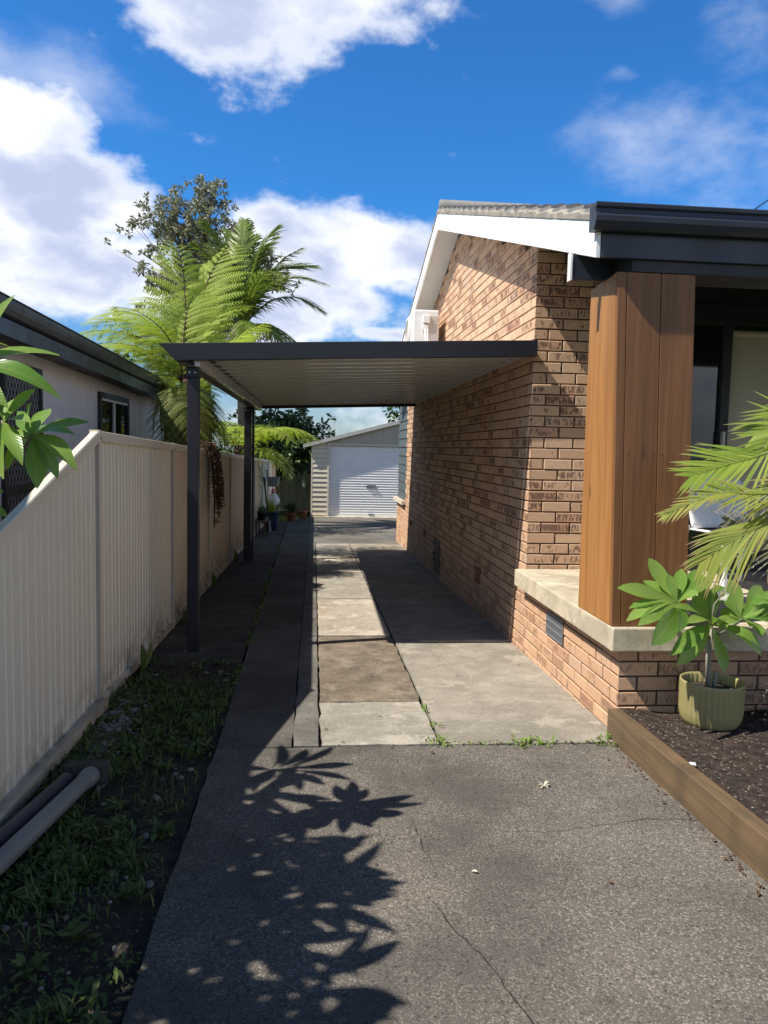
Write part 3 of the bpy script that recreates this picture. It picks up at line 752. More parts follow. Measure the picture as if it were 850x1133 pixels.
b=MB(); b.add([(gx0,GY+.001,gb-.1),(.40,GY+.001,gb-.1),(.40,GY+.001,1.72),(3.49,GY+.001,1.72),(3.49,GY+.001,gb-.1),(gx1,GY+.001,gb-.1),(gx1,GY+.001,groof(gx1)),(pk,GY+.001,groof(pk)),(gx0,GY+.001,groof(gx0))],[tuple(range(9))]); par(b.build('wall',M['garagegable']),ga)
b=MB(); x=.02
while x<3.0: b.box((x,GY-.016,1.7365 if x>.39 else 1.68),(x+.035,GY-.0005,groof(x)-.02)); x+=.345
par(b.build('batten',M['garagegable']),ga)
b=MB(); b.box((gx0,GY+.02,gb-.1),(gx0+.03,GY+7.5,1.68)); b.box((gx1-.03,GY+.02,gb-.1),(gx1,GY+7.5,1.68)); b.box((gx0+.03,GY+7.4,gb-.1),(gx1-.03,GY+7.45,1.68)); par(b.build('wall',M['garage']),ga)
b=MB()
for a,c in ((gx0-.24,pk),(pk,gx1+.24)):
    vs=[]
    for x in (a,c):
        for y in (GY-.16,GY+7.7): vs+=[(x,y,groof(x)+.0),(x,y,groof(x)+.045)]
    b.add(vs,[(0,2,6,4),(1,5,7,3),(0,4,5,1),(2,3,7,6),(0,1,3,2),(4,6,7,5)])
par(recalc(b.build('roof',M['zinc'])),ga)
b=MB(); vs=[]
for x in (gx0-.25,pk): 
    vs+=[(x,GY-.165,groof(x)-.05),(x,GY-.145,groof(x)-.05),(x,GY-.145,groof(x)+.06),(x,GY-.165,groof(x)+.06)]
b.add(vs,[(0,1,5,4),(1,2,6,5),(2,3,7,6),(3,0,4,7),(0,3,2,1),(4,5,6,7)]); par(recalc(b.build('barge_board',M['soffit'])),ga)
b=MB(); P=[]; z=gb+.07
while z<1.66:
    P+=[(z,0),(z+.045,0),(z+.052,.012),(z+.063,.012),(z+.070,0)]; z+=.0775
n=len(P); b.add([(x,GY+.06-d,z) for x in (.456,3.44) for z,d in P],[(i,n+i,n+i+1,i+1) for i in range(n-1)])
rd=par(b.build('roller_door',M['rollup']),ga)
b=MB(); b.box((.456,GY+.03,gb+.02),(3.44,GY+.06,gb+.075)); b.build('bottom_rail',M['white']).parent=rd
b=MB(); b.tube([(1.62,GY+.035,.42),(1.62,GY+.0,.42),(1.62,GY+.0,.47),(1.86,GY+.0,.47),(1.86,GY+.0,.42),(1.86,GY+.035,.42)],.009,6); b.box((1.60,GY+.035,.40),(1.88,GY+.048,.49)); b.build('handle',M['pvc']).parent=rd
b=MB(); b.box((1.66,GY+.01,gb+.09),(1.83,GY+.045,gb+.13)); b.build('handle',M['pvc']).parent=rd
b=MB(); b.box((gx0-.02,GY-.14,gb-.05),(gx1,GY+.09,gb+.035)); par(b.build('threshold',M['slab'],bevel=.006),ga)

# ------------------------------------------------------------------ leaf and frond builders
def leaf(b,base,tip,W,up,droop=.12,fold=.28,n=8,shade=None,obov=.62,pw=.8):
    base=Vector(base);tip=Vector(tip);d=tip-base;L=d.length;d.normalize();up=Vector(up)
    s=d.cross(up).normalized(); u=s.cross(d).normalized(); sh=random.random() if shade is None else shade
    vs=[];uv=[]
    for i in range(n+1):
        t=i/n; w=W*.5*(max(0,math.sin(PI*min(1,t**(math.log(.5)/math.log(obov)))))**pw)+.0015
        if t>.96: w=.001
        c=base+d*(L*t)+u*(L*droop*(4*t*(1-t)) - 0)
        wav=.02*L*math.sin(t*9+sh*20)
        for k in (-1,0,1):
            vs.append(c+s*(w*k)+u*(fold*w*abs(k)+ (wav*k if k else 0)*.35)); uv.append((t+.001,k*w/(W*.5) if W else 0,sh))
    fs=[]
    for i in range(n):
        fs+=[(3*i,3*i+1,3*i+4,3*i+3),(3*i+1,3*i+2,3*i+5,3*i+4)]
    b.add(vs,fs,uv)
def frond(pts,n,length,width,ang=65,droop=.25,up=(0,0,1),seed=0,segs=4,b=None,sf=None,raise_=0.1,twoside=(1,1),jit=.08,comb=0,cw=.02,start=.12):
    """feather frond along control points; comb>0 makes each pinna a toothed fern pinna"""
    r=random.Random(seed); b=b or MB(); P=[Vector(p) for p in pts]
    def pos(t):
        # Catmull-like bezier chain
        m=len(P)-1; x=t*m; i=min(int(x),m-1); f=x-i
        p0=P[max(i-1,0)];p1=P[i];p2=P[i+1];p3=P[min(i+2,m)]
        return .5*((2*p1)+(p2-p0)*f+(2*p0-5*p1+4*p2-p3)*f*f+(3*p1-p0-3*p2+p3)*f*f*f)
    for side in (-1,1):
        if not twoside[0 if side<0 else 1]: continue
        for i in range(n):
            t=start+(1-start)*(i+.5)/n; t+=r.uniform(-.2,.2)/n; t=min(t,.999)
            p=pos(t); d=(pos(min(t+.02,1))-pos(max(t-.02,0))).normalized()
            s=d.cross(Vector(up)).normalized(); u=s.cross(d).normalized()
            prof=math.sin(PI*(.10+.86*t))**.7; L=length*prof*(1+r.uniform(-jit,jit))
            a=math.radians(ang*(1-.35*t)+r.uniform(-6,6))
            q=(d*math.cos(a)+s*side*math.sin(a)+u*raise_).normalized()
            sh=r.random(); dn=Vector((0,0,-1)); bend=droop*r.uniform(.6,1.4)
            C_=[p+q*(L*k/segs)+dn*(bend*L*(k/segs)**2) for k in range(segs+1)]
            if not comb:
                wn=q.cross(u).normalized(); vs=[];uv=[]
                for k,c in enumerate(C_):
                    f=k/segs; w=width*.5*(math.sin(PI*(.18+.80*f))**.8) if k<segs else .0006
                    vs+=[c-wn*w,c+wn*w]; uv+=[(f+.001,-1,sh),(f+.001,1,sh)]
                b.add(vs,[(2*k,2*k+1,2*k+3,2*k+2) for k in range(segs)],uv)
            else:
                wn=(q.cross(u)).normalized(); m=comb
                for k in range(m):
                    f=(k+.5)/m; x=f*segs; j=min(int(x),segs-1); c=C_[j].lerp(C_[j+1],x-j); dd=(C_[j+1]-C_[j]).normalized()
                    w2=cw*L*(math.sin(PI*(.12+.85*f))**.6); hw=L/m*.40
                    for sd in (-1,1):
                        e=c+wn*sd*w2+dd*w2*.55+dn*w2*.25
                        b.add([c-dd*hw,c+dd*hw,e+dd*hw*.35,e-dd*hw*.35],[(0,1,2,3)],[(f,0,sh)]*4)
    rb=MB(); K=12; rb.tube([pos(k/K) for k in range(K+1)],[ (sf or .012)*(1-.8*k/K) for k in range(K+1)],5)
    return b,rb

UP=Vector((0,0,1))
def rosette(b,hub,axis,n,L,W,seed=0,spread=(35,100)):
    r=random.Random(seed); hub=Vector(hub); ax=Vector(axis).normalized()
    a=ax.cross(Vector((.3,.9,.2))).normalized(); c=ax.cross(a)
    for k in range(n):
        t=k*2.399+r.uniform(-.3,.3); el=math.radians(spread[0]+(spread[1]-spread[0])*((k+.5)/n)+r.uniform(-8,8))
        d=(ax*math.cos(el)+(a*math.cos(t)+c*math.sin(t))*math.sin(el)).normalized()
        l=L*r.uniform(.75,1.1); p0=hub-ax*(.10*k/n)+d*.03
        u=(UP*.8+ax*.3-d*d.dot(UP)*.8); 
        if u.length<.1:u=ax
        leaf(b,p0,p0+d*l+Vector((0,0,-.12*l)),W*r.uniform(.85,1.1),u,droop=.08,obov=.56,pw=1.1)

# ---- frangipani tree on the left (casts the leaf shadows on the driveway)
ft=empty('frangipani_tree','frangipani tree with long glossy green leaves reaching in over the fence at the left edge','tree',(-1.95,1.9,0))
b=MB(); hubs=[]
H1=at(36,482,2.95); H2=at(4,466,2.9); H3=at(-38,408,2.9)
def L3(hub,px,py,Y,W=.072,up=UP,droop=.1,sh=None): leaf(b,hub,at(px,py,Y),W*.92,up,droop=droop,shade=sh,obov=.56,pw=1.05)
V=Vector
for px,py,Y,W,up,dr in ((99,467,3.0,.075,(0,-.6,1),.06),(84,482,2.85,.06,(0,-.5,1),.1),(86,522,2.8,.07,(.3,-.7,.6),.16),(64,530,2.95,.062,(.6,-.7,.3),.1),
     (41,541,2.88,.085,(.6,-.8,.2),.04),(55,508,3.12,.07,(0,-.3,1),.1),(56,452,3.1,.07,(-.2,-.8,.6),.05),(34,446,2.8,.07,(-.7,-.6,.3),.05),(8,520,2.8,.07,(-.4,-.8,.4),.08),
     (20,455,3.15,.06,(-.3,-.8,.5),.0),(60,470,3.2,.07,(0,-.8,.6),.02),(12,490,3.0,.07,(0,-.8,.6),.1)):
    L3(H1,px,py,Y,W,V(up),dr)
for px,py,Y,W,up,dr in ((40,430,2.9,.07,(-.3,-.7,.6),.02),(-5,420,2.85,.07,(-.5,-.7,.3),.0),(34,468,2.72,.06,(0,-.5,1),.05),(22,438,3.0,.065,(-.4,-.8,.4),.0),(4,530,2.75,.07,(-.5,-.8,.2),.05),(25,515,2.7,.06,(.2,-.8,.5),.08),(-40,480,2.9,.07,(0,-.6,1),.1)):
    L3(H2,px,py,Y,W,V(up),dr)
for px,py,Y,W,up,dr in ((66,393,2.98,.082,(0,-.55,1),.10),(68,442,2.82,.085,(.2,-.7,.8),.16),(17,326,2.85,.09,(-.6,-.8,.3),.03),(-20,330,2.9,.08,(-.6,-.8,.3),.0),(-60,330,2.9,.08,(0,-.8,.3),.0),(-90,400,2.9,.08,(0,-.6,1),.1),(10,452,2.75,.07,(0,-.8,.5),.1),(-60,480,2.8,.08,(0,-.8,.5),.1)):
    L3(H3,px,py,Y,W,V(up),dr)
L3(at(-20,560,2.8),8,572,2.8,.05,V((0,-.5,1)),.05); L3(at(-25,545,2.8),4,545,2.75,.05,V((0,-.5,1)),.05)
hubs=[H1,H2,H3]
shp=[((-.10,3.70),2.0),((-.05,2.80),2.3),((.03,2.52),2.1),((.08,2.62),2.3),((-.11,2.30),2.0),((.05,2.10),2.2),((-.28,2.15),2.4),((-.34,2.0),1.7),
     ((-.18,2.95),1.9),((-.32,2.55),2.2),((.02,1.85),2.1),((-.1,1.8),2.4),((-.02,3.0),2.5),((.06,2.75),1.8),((-.2,3.4),1.9),((-.42,2.9),1.8),((-.45,2.4),2.0),((-.2,2.7),2.0),((-.5,2.1),1.6),((-.38,3.05),2.1),((-.30,3.2),1.9),((-.42,2.7),2.2),((-.25,2.45),1.9),((-.40,2.25),2.3),((-.35,3.4),2.0),((-.12,2.45),1.8),((-.28,1.95),1.9)]
for i,((gx,gy),h) in enumerate(shp):
    hub=Vector((gx-.755*h,gy-.205*h,h)); 
    if hub.x>-.41*hub.y-.12: hub.x=-.41*hub.y-.14
    hubs.append(hub); rosette(b,hub,(.25,random.uniform(-.2,.3),.9),13,.32,.070,seed=i)
par(b.build('crown',M['frangi'],smooth=True),ft)
b=MB(); fork=[Vector((-1.9,1.95,.75)),Vector((-1.85,2.1,1.1)),Vector((-2.0,1.7,1.2))]
b.tube([(-1.95,1.9,-.05),(-1.94,1.92,.4),(-1.9,1.95,.8),(-1.86,2.05,1.15)],[.11,.09,.08,.06],10)
for i,h in enumerate(hubs):
    f0=fork[i%3]; mid=f0.lerp(h,.5)+Vector((-.1,0,-.12)); 
    if i==0: mid=at(-60,545,2.8)
    q=h-Vector((.04,0,.1))*.6 if i else at(18,505,2.94)
    b.tube([f0,f0.lerp(mid,.5)+Vector((-.03,0,-.04)),mid,mid.lerp(q,.5)+Vector((0,0,-.03)),q,h],[.04,.032,.024,.019,.015,.009],7)
par(b.build('trunk',M['stem'],smooth=True),ft)

# ---- potted frangipani
PX,PY=2.15,3.87; pz=.155
pp=empty('potted_frangipani','young frangipani with broad green leaves and one white flower in a ribbed olive green pot','potted plant',(PX,PY,pz))
b=MB(); b.lathe([(.02,0),(.118,.0),(.138,.012),(.150,.04),(.158,.085),(.160,.215),(.164,.235),(.163,.245),(.155,.245),(.151,.235),(.149,.19)],(PX,PY,pz),128,rib=.0055,ribn=32,ribz=(.04,.22))
par(b.build('pot',M['pot'],smooth=True),pp)
b=MB(); b.lathe([(.0,.20),(.06,.203),(.12,.195),(.151,.19)],(PX,PY,pz),24); par(b.build('soil',M['soil']),pp)
zp=lambda a,c:(630+a/3.864,560+c/3.864)
HL=at(750,667,3.80);HC=at(787,692,3.86);HR=at(820,686,3.90); soilp=Vector((PX-.02,PY,pz+.19))
b=MB()
b.tube([soilp,soilp.lerp(HC,.5)+Vector((-.008,0,0)),HC],[.017,.013,.011],10)
b.tube([soilp.lerp(HC,.8),HL.lerp(HC,.4)+Vector((0,0,-.03)),HL],[.010,.010,.009],8); b.tube([soilp.lerp(HC,.8),HR.lerp(HC,.4)+Vector((0,0,-.03)),HR],[.010,.010,.009],8)
b.tube([soilp+Vector((.03,.0,0)),soilp+Vector((.045,.01,.10))],.012,8)
b.tube([HC,at(*zp(620,420),3.85),at(*zp(640,395),3.84)],[.006,.004,.003],6)
par(b.build('stem',M['stem'],smooth=True),pp)
b=MB()
def P3(h,z,Y,W,up,dr=.06,ob=.66): leaf(b,h,at(*zp(*z),Y),W*1.12,V(up),droop=dr,fold=.18,obov=ob,n=10)
for z,Y,W,up,dr in (((203,350),3.70,.075,(0,-.8,.8),.05),((256,436),3.66,.05,(0,-.4,1),.08),((243,492),3.62,.06,(0,-.6,1),.12),((293,512),3.58,.062,(.2,-.7,.8),.10),((340,222),3.92,.088,(.3,-.9,.2),-.03),
    ((480,268),3.95,.06,(-.4,-.9,.2),0),((315,318),3.95,.06,(0,-.5,1),.05),((350,596),3.50,.098,(.5,-.8,.6),.10),((470,535),3.55,.055,(.3,-.8,.5),.1),((608,308),3.95,.075,(-.2,-.6,.8),.05),((560,270),4.0,.07,(-.3,-.8,.5),.0),((555,370),3.72,.05,(0,-.6,.9),.1),((420,290),3.85,.05,(0,-.8,.5),.0)):
    P3(HL,z,Y,W,up,dr)
for z,Y,W,up,dr in (((434,640),3.62,.072,(.1,-.7,.8),.14),((458,680),3.70,.07,(.1,-.9,.5),.12),((660,712),3.70,.085,(.3,-.95,.1),.04),((440,430),3.68,.055,(0,-.6,.9),.1),((528,378),3.82,.062,(-.3,-.9,.3),.0),((560,300),4.02,.06,(-.3,-.9,.3),.0),
    ((622,340),4.0,.065,(.2,-.9,.3),.0),((822,642),3.72,.098,(.1,-.55,.9),.2),((655,490),3.66,.055,(0,-.5,1),.1),((500,500),3.6,.05,(0,-.6,.9),.1),((690,560),3.6,.05,(.4,-.7,.4),.1)):
    P3(HC,z,Y,W,up,dr)
for z,Y,W,up,dr in (((690,312),3.98,.085,(.1,-.9,.3),.0),((615,335),4.0,.075,(-.2,-.6,.8),.06),((818,338),4.02,.085,(.2,-.9,.5),.03),((880,368),3.92,.08,(.1,-.6,.8),.05),((900,440),3.80,.08,(0,-.6,.9),.08),((880,500),3.72,.075,(.1,-.6,.8),.1),((770,515),3.66,.06,(.1,-.7,.7),.08),((632,505),3.72,.06,(-.1,-.6,.8),.06),((760,420),4.05,.06,(0,-.8,.5),.0),((820,560),3.7,.07,(.2,-.7,.6),.14),((640,450),3.95,.06,(-.1,-.7,.7),.06)):
    P3(HR,z,Y,W,up,dr)
par(b.build('foliage',M['frangi'],smooth=True),pp)
b=MB(); fc=at(*zp(652,378),3.82)
for k in range(5):
    t=k*2*PI/5+.2; d=V((math.cos(t),-.35,math.sin(t))); leaf(b,fc,fc+d*.036,.026,V((0,-1,0)),droop=.1,n=5)
par(b.build('flower',M['petal'],smooth=True),pp)
b=MB(); b.lathe([(.0,.004),(.005,.003),(.006,-.004)],(0,0,0),8)
o=b.build('flower_centre',paint('yellow_centre',(.8,.5,.03),.5),pp); o.rotation_euler=(PI/2,0,0); o.location=fc-V((PX,PY,pz))+V((0,-.006,0))

# ---- palm in the bed at the right, fronds reach into view
pl=empty('garden_palm','palm with yellow green drooping fronds entering from the right edge in front of the veranda','palm',(2.95,3.35,.15))
b=MB(); b.tube([(2.95,3.35,.0),(2.95,3.36,.6),(2.96,3.36,1.2),(2.96,3.36,1.5)],[.09,.07,.06,.05],12); par(b.build('trunk',M['fibre'],smooth=True),pl)
base=V((2.95,3.36,1.35))
cu=(-.25,-.9,.45)
defs=[([base,at(905,470,3.5),at(852,500,3.6),at(806,514,3.66),at(765,527,3.7)],.31,.0125,'palm2',34,.10,cu,(1,1)),
 ([base,at(915,520,3.3),at(850,546,3.42),at(795,546,3.5),at(735,570,3.6)],.17,.009,'palmyellow',24,.12,cu,(1,1)),
 ([base+V((0,0,-.05)),at(905,540,3.2),at(856,576,3.32),at(815,596,3.4),at(776,622,3.48)],.26,.0125,'palmyellow',32,.30,cu,(1,1)),
 ([base+V((0,0,-.08)),at(920,600,3.5),at(868,606,3.6),at(835,592,3.66),at(805,578,3.7)],.20,.010,'palmdry',34,.25,cu,(1,1)),
 ([base+V((0,0,.05)),at(930,430,3.7),at(890,450,3.8),at(860,470,3.85),at(835,482,3.9)],.26,.012,'palm2',38,.08,cu,(1,1)),
 ([base,V((3.2,3.0,1.9)),V((3.5,2.7,2.1)),V((3.9,2.4,1.9))],.4,.016,'palm2',45,.2,(0,0,1),(1,1)),
 ([base,V((3.2,3.6,1.9)),V((3.6,3.8,2.1)),V((4.0,3.9,1.8))],.4,.016,'palm2',45,.2,(0,0,1),(1,1)),
 ([base,V((3.0,3.0,1.9)),V((3.1,2.6,2.1)),V((3.2,2.2,1.9))],.4,.016,'palm2',45,.2,(0,0,1),(1,1))]
M['palm2']=leafmat('green_palm_leaf',(.20,.30,.03),(.34,.42,.06),.4,.4,tip=(.30,.30,.10))
M['palmdry']=leafmat('dry_palm_leaf',(.13,.13,.07),(.26,.24,.15),.6,.3,tip=(.4,.36,.28))
for i,(pts,L,W,m,ang,dr,up,ts) in enumerate(defs):
    bb,rb=frond(pts,34,L,W,ang=ang+8,droop=dr,up=up,seed=i+3,segs=6,sf=.009,raise_=.12,start=.25,jit=.15,twoside=ts)
    o=par(bb.build('frond',M[m]),pl); q=rb.build('stalk',M['palmyellow'],smooth=True); q.parent=o; q.matrix_parent_inverse=Matrix.Identity(4)
# dry curled shreds caught on the fronds
b=MB()
r=random.Random(5)
for k in range(16):
    p=at(r.uniform(790,852),r.uniform(545,630),3.55); L=r.uniform(.03,.08); a0=r.uniform(0,6)
    pts=[p+V((L*math.sin(t*1.3+a0)*.6,-.01*t,-L*t*.45)) for t in [q*.16 for q in range(11)]]
    b.tube(pts,[.0015]*10+[.0005],4)
par(b.build('dry_shreds',M['oldcream']),pl)
# grey leafed small plant at right edge of bed
gp=empty('grey_leafed_plant','small silver grey feathery plant against the low brick wall at the right edge','plant',(2.62,3.98,.15))
b=MB(); r=random.Random(9)
for k in range(420):
    p=V((2.60+r.gauss(0,.055),3.96+r.gauss(0,.04),.17+abs(r.gauss(.10,.10)))); d=V((r.gauss(0,1),r.gauss(0,1),r.uniform(0,1))).normalized()
    leaf(b,p,p+d*.035,.007,UP,n=2)
par(b.build('foliage',leafmat('grey_leaf',(.13,.14,.13),(.26,.27,.25),.7,.1)),gp)
b=MB()
for k in range(6): b.tube([(2.61,3.96,.13),(2.61+r.gauss(0,.05),3.96+r.gauss(0,.03),.33)],.003,4)
par(b.build('stem',M['fibre']),gp)

# ---- plastic chair
ch=empty('plastic_chair','white moulded plastic armchair standing on the veranda behind the palm fronds','chair',(3.02,5.25,.652),rz=math.radians(8))
def chair():
    b=MB(); n=12; vs=[]; rows=9
    for j in range(rows+1):
        t=j/rows; z=.42+t*.40; yb=.20+.10*t
        for i in range(n+1):
            u=-1+2*i/n; w=.235+.02*t; x=u*w; top=z-(.07*u*u*u*u*t); y=yb-.05*(u*u)
            vs.append((x,y,top))
    b.add(vs,[(j*(n+1)+i,j*(n+1)+i+1,(j+1)*(n+1)+i+1,(j+1)*(n+1)+i) for j in range(rows) for i in range(n)])
    o=b.build('backrest',M['plastic'],ch,smooth=True); m=o.modifiers.new('s','SOLIDIFY'); m.thickness=.012
    b=MB(); vs=[]
    for j in range(9):
        y=-.24+.46*j/8
        for i in range(9):
            u=-1+i/4; vs.append((u*.235,y,.42-.018*(1-u*u)-(.02 if j==0 else 0)))
    b.add(vs,[(j*9+i,j*9+i+1,(j+1)*9+i+1,(j+1)*9+i) for j in range(8) for i in range(8)])
    o=b.build('seat',M['plastic'],ch,smooth=True); m=o.modifiers.new('s','SOLIDIFY'); m.thickness=.015
    for sx in (-1,1):
        for y0,y1,h in ((-.22,-.27,.62),(.20,.27,.44)):
            b=MB(); b.prism([(-.022,-.012),(.022,-.012),(.022,.012),(.012,.018),(-.012,.018),(-.022,.012)],(sx*.27,y1,.0),(sx*.25,y0,h),up=(sx,0,.1)); b.build('leg',M['plastic'],ch,bevel=.003)
        b=MB(); pts=[(sx*.25,-.22,.60),(sx*.265,-.20,.645),(sx*.27,-.08,.655),(sx*.265,.08,.66),(sx*.25,.20,.68),(sx*.235,.26,.72)]
        for k in range(len(pts)-1): b.prism([(-.026,-.009),(.026,-.009),(.020,.009),(-.020,.009)],pts[k],pts[k+1])
        b.build('armrest',M['plastic'],ch,smooth=False,bevel=.003)
chair()
pk_=empty('pink_bucket','pink plastic bucket on the shaded veranda floor behind the chair','bucket',(3.62,5.5,.652))
b=MB(); b.lathe([(.0,.004),(.085,.0),(.115,.22),(.122,.225),(.118,.23),(.11,.22),(.08,.01)],n=28); b.build('body',M['pinkcloth'],pk_,smooth=True)
b=MB(); b.tube([(.118*math.cos(t),-.118*math.sin(t)*.25,.22+.0-.10*math.sin(t)) for t in [k*PI/12 for k in range(13)]],.003,5); b.build('handle',M['pvc'],pk_)

# ---- pipes by the fence
def pipe(label,a,c,r,mat,grp=None,sock=True):
    a=V(a);c=V(c); e=empty('drain_pipe',label,'pipe',a,group=grp)
    b=MB(); b.tube([a,c],r,20,cap=False); b.tube([a,c],r*.93,20,cap=False); par(b.build('tube',mat,smooth=True),e)
    if sock:
        d=(c-a).normalized(); b=MB(); b.tube([a-d*.004,a+d*.002,a+d*.06,a+d*.075],[r*1.08,r*1.16,r*1.16,r*1.04],20,cap=True); par(b.build('socket',mat,smooth=True),e)
pipe('light grey plastic drain pipe lying in the weeds, nearest the driveway of the two pipes',(-1.0,3.52,gz(3.5)+.055),(-1.24,1.5,gz(1.5)+.07),.037,M['pvc'],'drain pipes along the fence')
pipe('darker grey pipe lying between the light grey pipe and the fence plank',(-1.10,3.50,gz(3.5)+.045),(-1.27,2.0,gz(2)+.06),.034,M['pvcdark'],'drain pipes along the fence',sock=False)
cb=empty('concrete_block','small grey concrete block behind the end of the light grey pipe','block',(-1.04,3.62,gz(3.6)))
b=MB(); b.box((-1.14,3.57,gz(3.6)-.02),(-.94,3.63,gz(3.6)+.085)); par(b.build('slab_piece',M['conc_path'],bevel=.006),cb)
b=MB(); c0=at(765,832,3.3); b.add([(c0.x+dx,c0.y+dy,.175+dz) for dx,dy,dz in ((-.02,-.01,0),(.0,-.016,.008),(.022,-.01,.0),(.03,.012,.006),(.005,.006,.012),(-.022,.014,.004))],[(0,1,4,5),(1,2,3,4)])
o=b.build('paper_scrap',M['white']); tag(o,'crumpled white paper scrap lying on the dark mulch beside the sleeper','litter')
b=MB(); 
for k in range(9): 
    a=random.uniform(0,6.28); p=V((1.10,3.42,gz(3.4)+.006)); leaf(b,p,p+V((math.cos(a)*.028,math.sin(a)*.035,random.uniform(.0,.02))),.003,UP,n=3)
o=b.build('dried_weed',M['oldcream']); tag(o,'small dried pale weed lying on the sunlit asphalt','weed')
yl=MB(); p=V((.60,2.68,gz(2.7)+.006)); leaf(yl,p,p+V((.02,-.012,.004)),.012,UP,n=4); o=yl.build('fallen_leaf',M['petal']); tag(o,'tiny yellow fallen leaf on the asphalt in the foreground','leaf')

# ---- weeds and pebbles (uncountable)
b=MB(); r=random.Random(11)
def clump(b,x,y,n,L,W,spread=.03,elev=(15,70),nn=3):
    z=gz(y)-.004
    for _ in range(n):
        a=r.uniform(0,2*PI); e=math.radians(r.uniform(*elev)); p=V((x+r.gauss(0,spread),y+r.gauss(0,spread),z)); l=L*r.uniform(.5,1.2)
        q=p+V((math.cos(a)*math.cos(e),math.sin(a)*math.cos(e),math.sin(e)))*l+V((0,0,-.15*l))
        leaf(b,p,q,W*r.uniform(.7,1.2),UP,droop=.15,n=nn)
k=0
while k<640:
    x=r.uniform(-1.24,-.54);y=r.uniform(1.5,5.9); dn=noise.noise(V((x*2.2,y*1.6,4)))+.35*noise.noise(V((x*7,y*7,2)))
    bias=(-x-.62)*.5 - max(0,y-5)*.4
    if dn+bias<.02: continue
    k+=1; t=r.random()
    if t<.55: clump(b,x,y,9,.045,.010,.03)
    elif t<.85: clump(b,x,y,8,.07,.018,.015,(10,50))
    else: clump(b,x,y,12,.075,.006,.02,(40,85))
for x,y in ((-.92,2.9),(-1.0,2.55),(-.82,3.3),(-.7,3.72),(-.95,4.35),(-.62,2.6),(-.8,2.2),(-1.05,3.1),(-.72,2.35),(-.9,3.95),(-.78,4.75),(-.6,3.05)):
    clump(b,x,y,16,.075,.019,.012,(12,55),5)
for y in np.arange(1.6,6.0,.09): 
    if r.random()<.65: clump(b,-1.245+r.uniform(0,.03),y,7,.08,.012,.02,(35,80))
for k in range(650):
    x=r.uniform(-1.24,-.53);y=r.uniform(1.5,5.8)
    if noise.noise(V((x*2.7,y*2.1,17)))<-.02: continue
    clump(b,x,y,4,.07,.0035,.02,(30,85),3)
# moss carpet
for k in range(4200):
    x=r.uniform(-1.24,-.52);y=r.uniform(1.5,5.6)
    if noise.noise(V((x*3.1,y*2.3,9)))+(-x-.75)*.35<-.08: continue
    clump(b,x,y,1,.022,.012,.0,(5,45),2)
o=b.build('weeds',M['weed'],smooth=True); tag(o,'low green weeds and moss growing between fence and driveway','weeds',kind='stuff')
b=MB()
for y in np.arange(4.6,15,.10):
    if noise.noise(V((0,y*1.4,0)))>-.05: clump(b,XL(y)-.012,y,5,.035,.008,.012,(20,80))
for x,y,n in ((.70,4.02,26),(1.15,4.0,30),(1.25,4.0,22),(.72,4.3,8),(.715,4.6,8),(1.66,4.05,14),(1.6,3.95,8)): clump(b,x,y,n,.055,.009,.035 if n>20 else .02,(15,70))
for x in np.arange(.72,1.66,.05): clump(b,x,3.993,3,.03,.007,.012,(15,70))
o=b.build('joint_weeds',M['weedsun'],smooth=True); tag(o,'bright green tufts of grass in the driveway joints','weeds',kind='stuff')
def broad(label,x,y,items):
    e=empty('broadleaf_weed',label,'weed',(x,y,gz(y)),group='upright weeds along the fence foot'); b=MB()
    for dx,dy,h,W in items: leaf(b,(x,y,gz(y)),(x+dx,y+dy,gz(y)+h),W,V((.9,-.4,.1)),droop=.08,n=7)
    par(b.build('foliage',M['weed'],smooth=True),e)
broad('two tall upright green leaves against the fence just before the first carport post',-1.21,5.45,((.02,-.04,.24,.06),(.06,.10,.22,.06),(.05,-.12,.12,.04)))
broad('small leafy weed at the fence foot beside the first carport post',-1.22,7.25,((.05,.02,.17,.05),(-.01,.12,.14,.05),(.08,-.1,.1,.04),(.03,.2,.12,.05)))
broad('leafy weed at the fence foot just beyond the first carport post',-1.21,9.2,((.05,.02,.2,.06),(0,.12,.22,.06),(.08,-.1,.15,.05)))
broad('weed at the fence foot beside the second carport post',-1.21,11.7,((.05,.02,.2,.07),(0,.14,.25,.07),(.08,-.1,.15,.06)))
b=MB()
for k in range(150):
    t=r.random()
    if t<.4: x=1.655-abs(r.gauss(0,.03)); y=r.uniform(1.7,4.0)
    elif t<.6: x=r.uniform(.1,1.65); y=3.99+r.gauss(0,.03)
    elif t<.8: x=r.uniform(1.8,2.9); y=r.uniform(2.6,4.05)
    else: x=r.uniform(-.4,1.6); y=r.uniform(2,9)
    z=(gz(y)+.005) if x<1.7 else .165
    a=r.uniform(0,6.28); p=V((x,y,z)); L=r.uniform(.010,.032); leaf(b,p,p+V((math.cos(a)*L,math.sin(a)*L,L*.15)),L*.4,UP,n=3)
o=b.build('leaf_litter',M['dead']); tag(o,'dry brown leaf litter and bark bits on the driveway and bed','leaf litter',kind='stuff')
b=MB(); 
ico=[(0,0,1),(.89,0,.45),(.28,.85,.45),(-.72,.53,.45),(-.72,-.53,.45),(.28,-.85,.45),(.72,.53,-.45),(-.28,.85,-.45),(-.89,0,-.45),(-.28,-.85,-.45),(.72,-.53,-.45),(0,0,-1)]
icf=[(0,1,2),(0,2,3),(0,3,4),(0,4,5),(0,5,1),(1,6,2),(2,7,3),(3,8,4),(4,9,5),(5,10,1),(1,10,6),(2,6,7),(3,7,8),(4,8,9),(5,9,10),(6,11,7),(6,10,11),(7,11,8),(8,11,9),(9,11,10)]
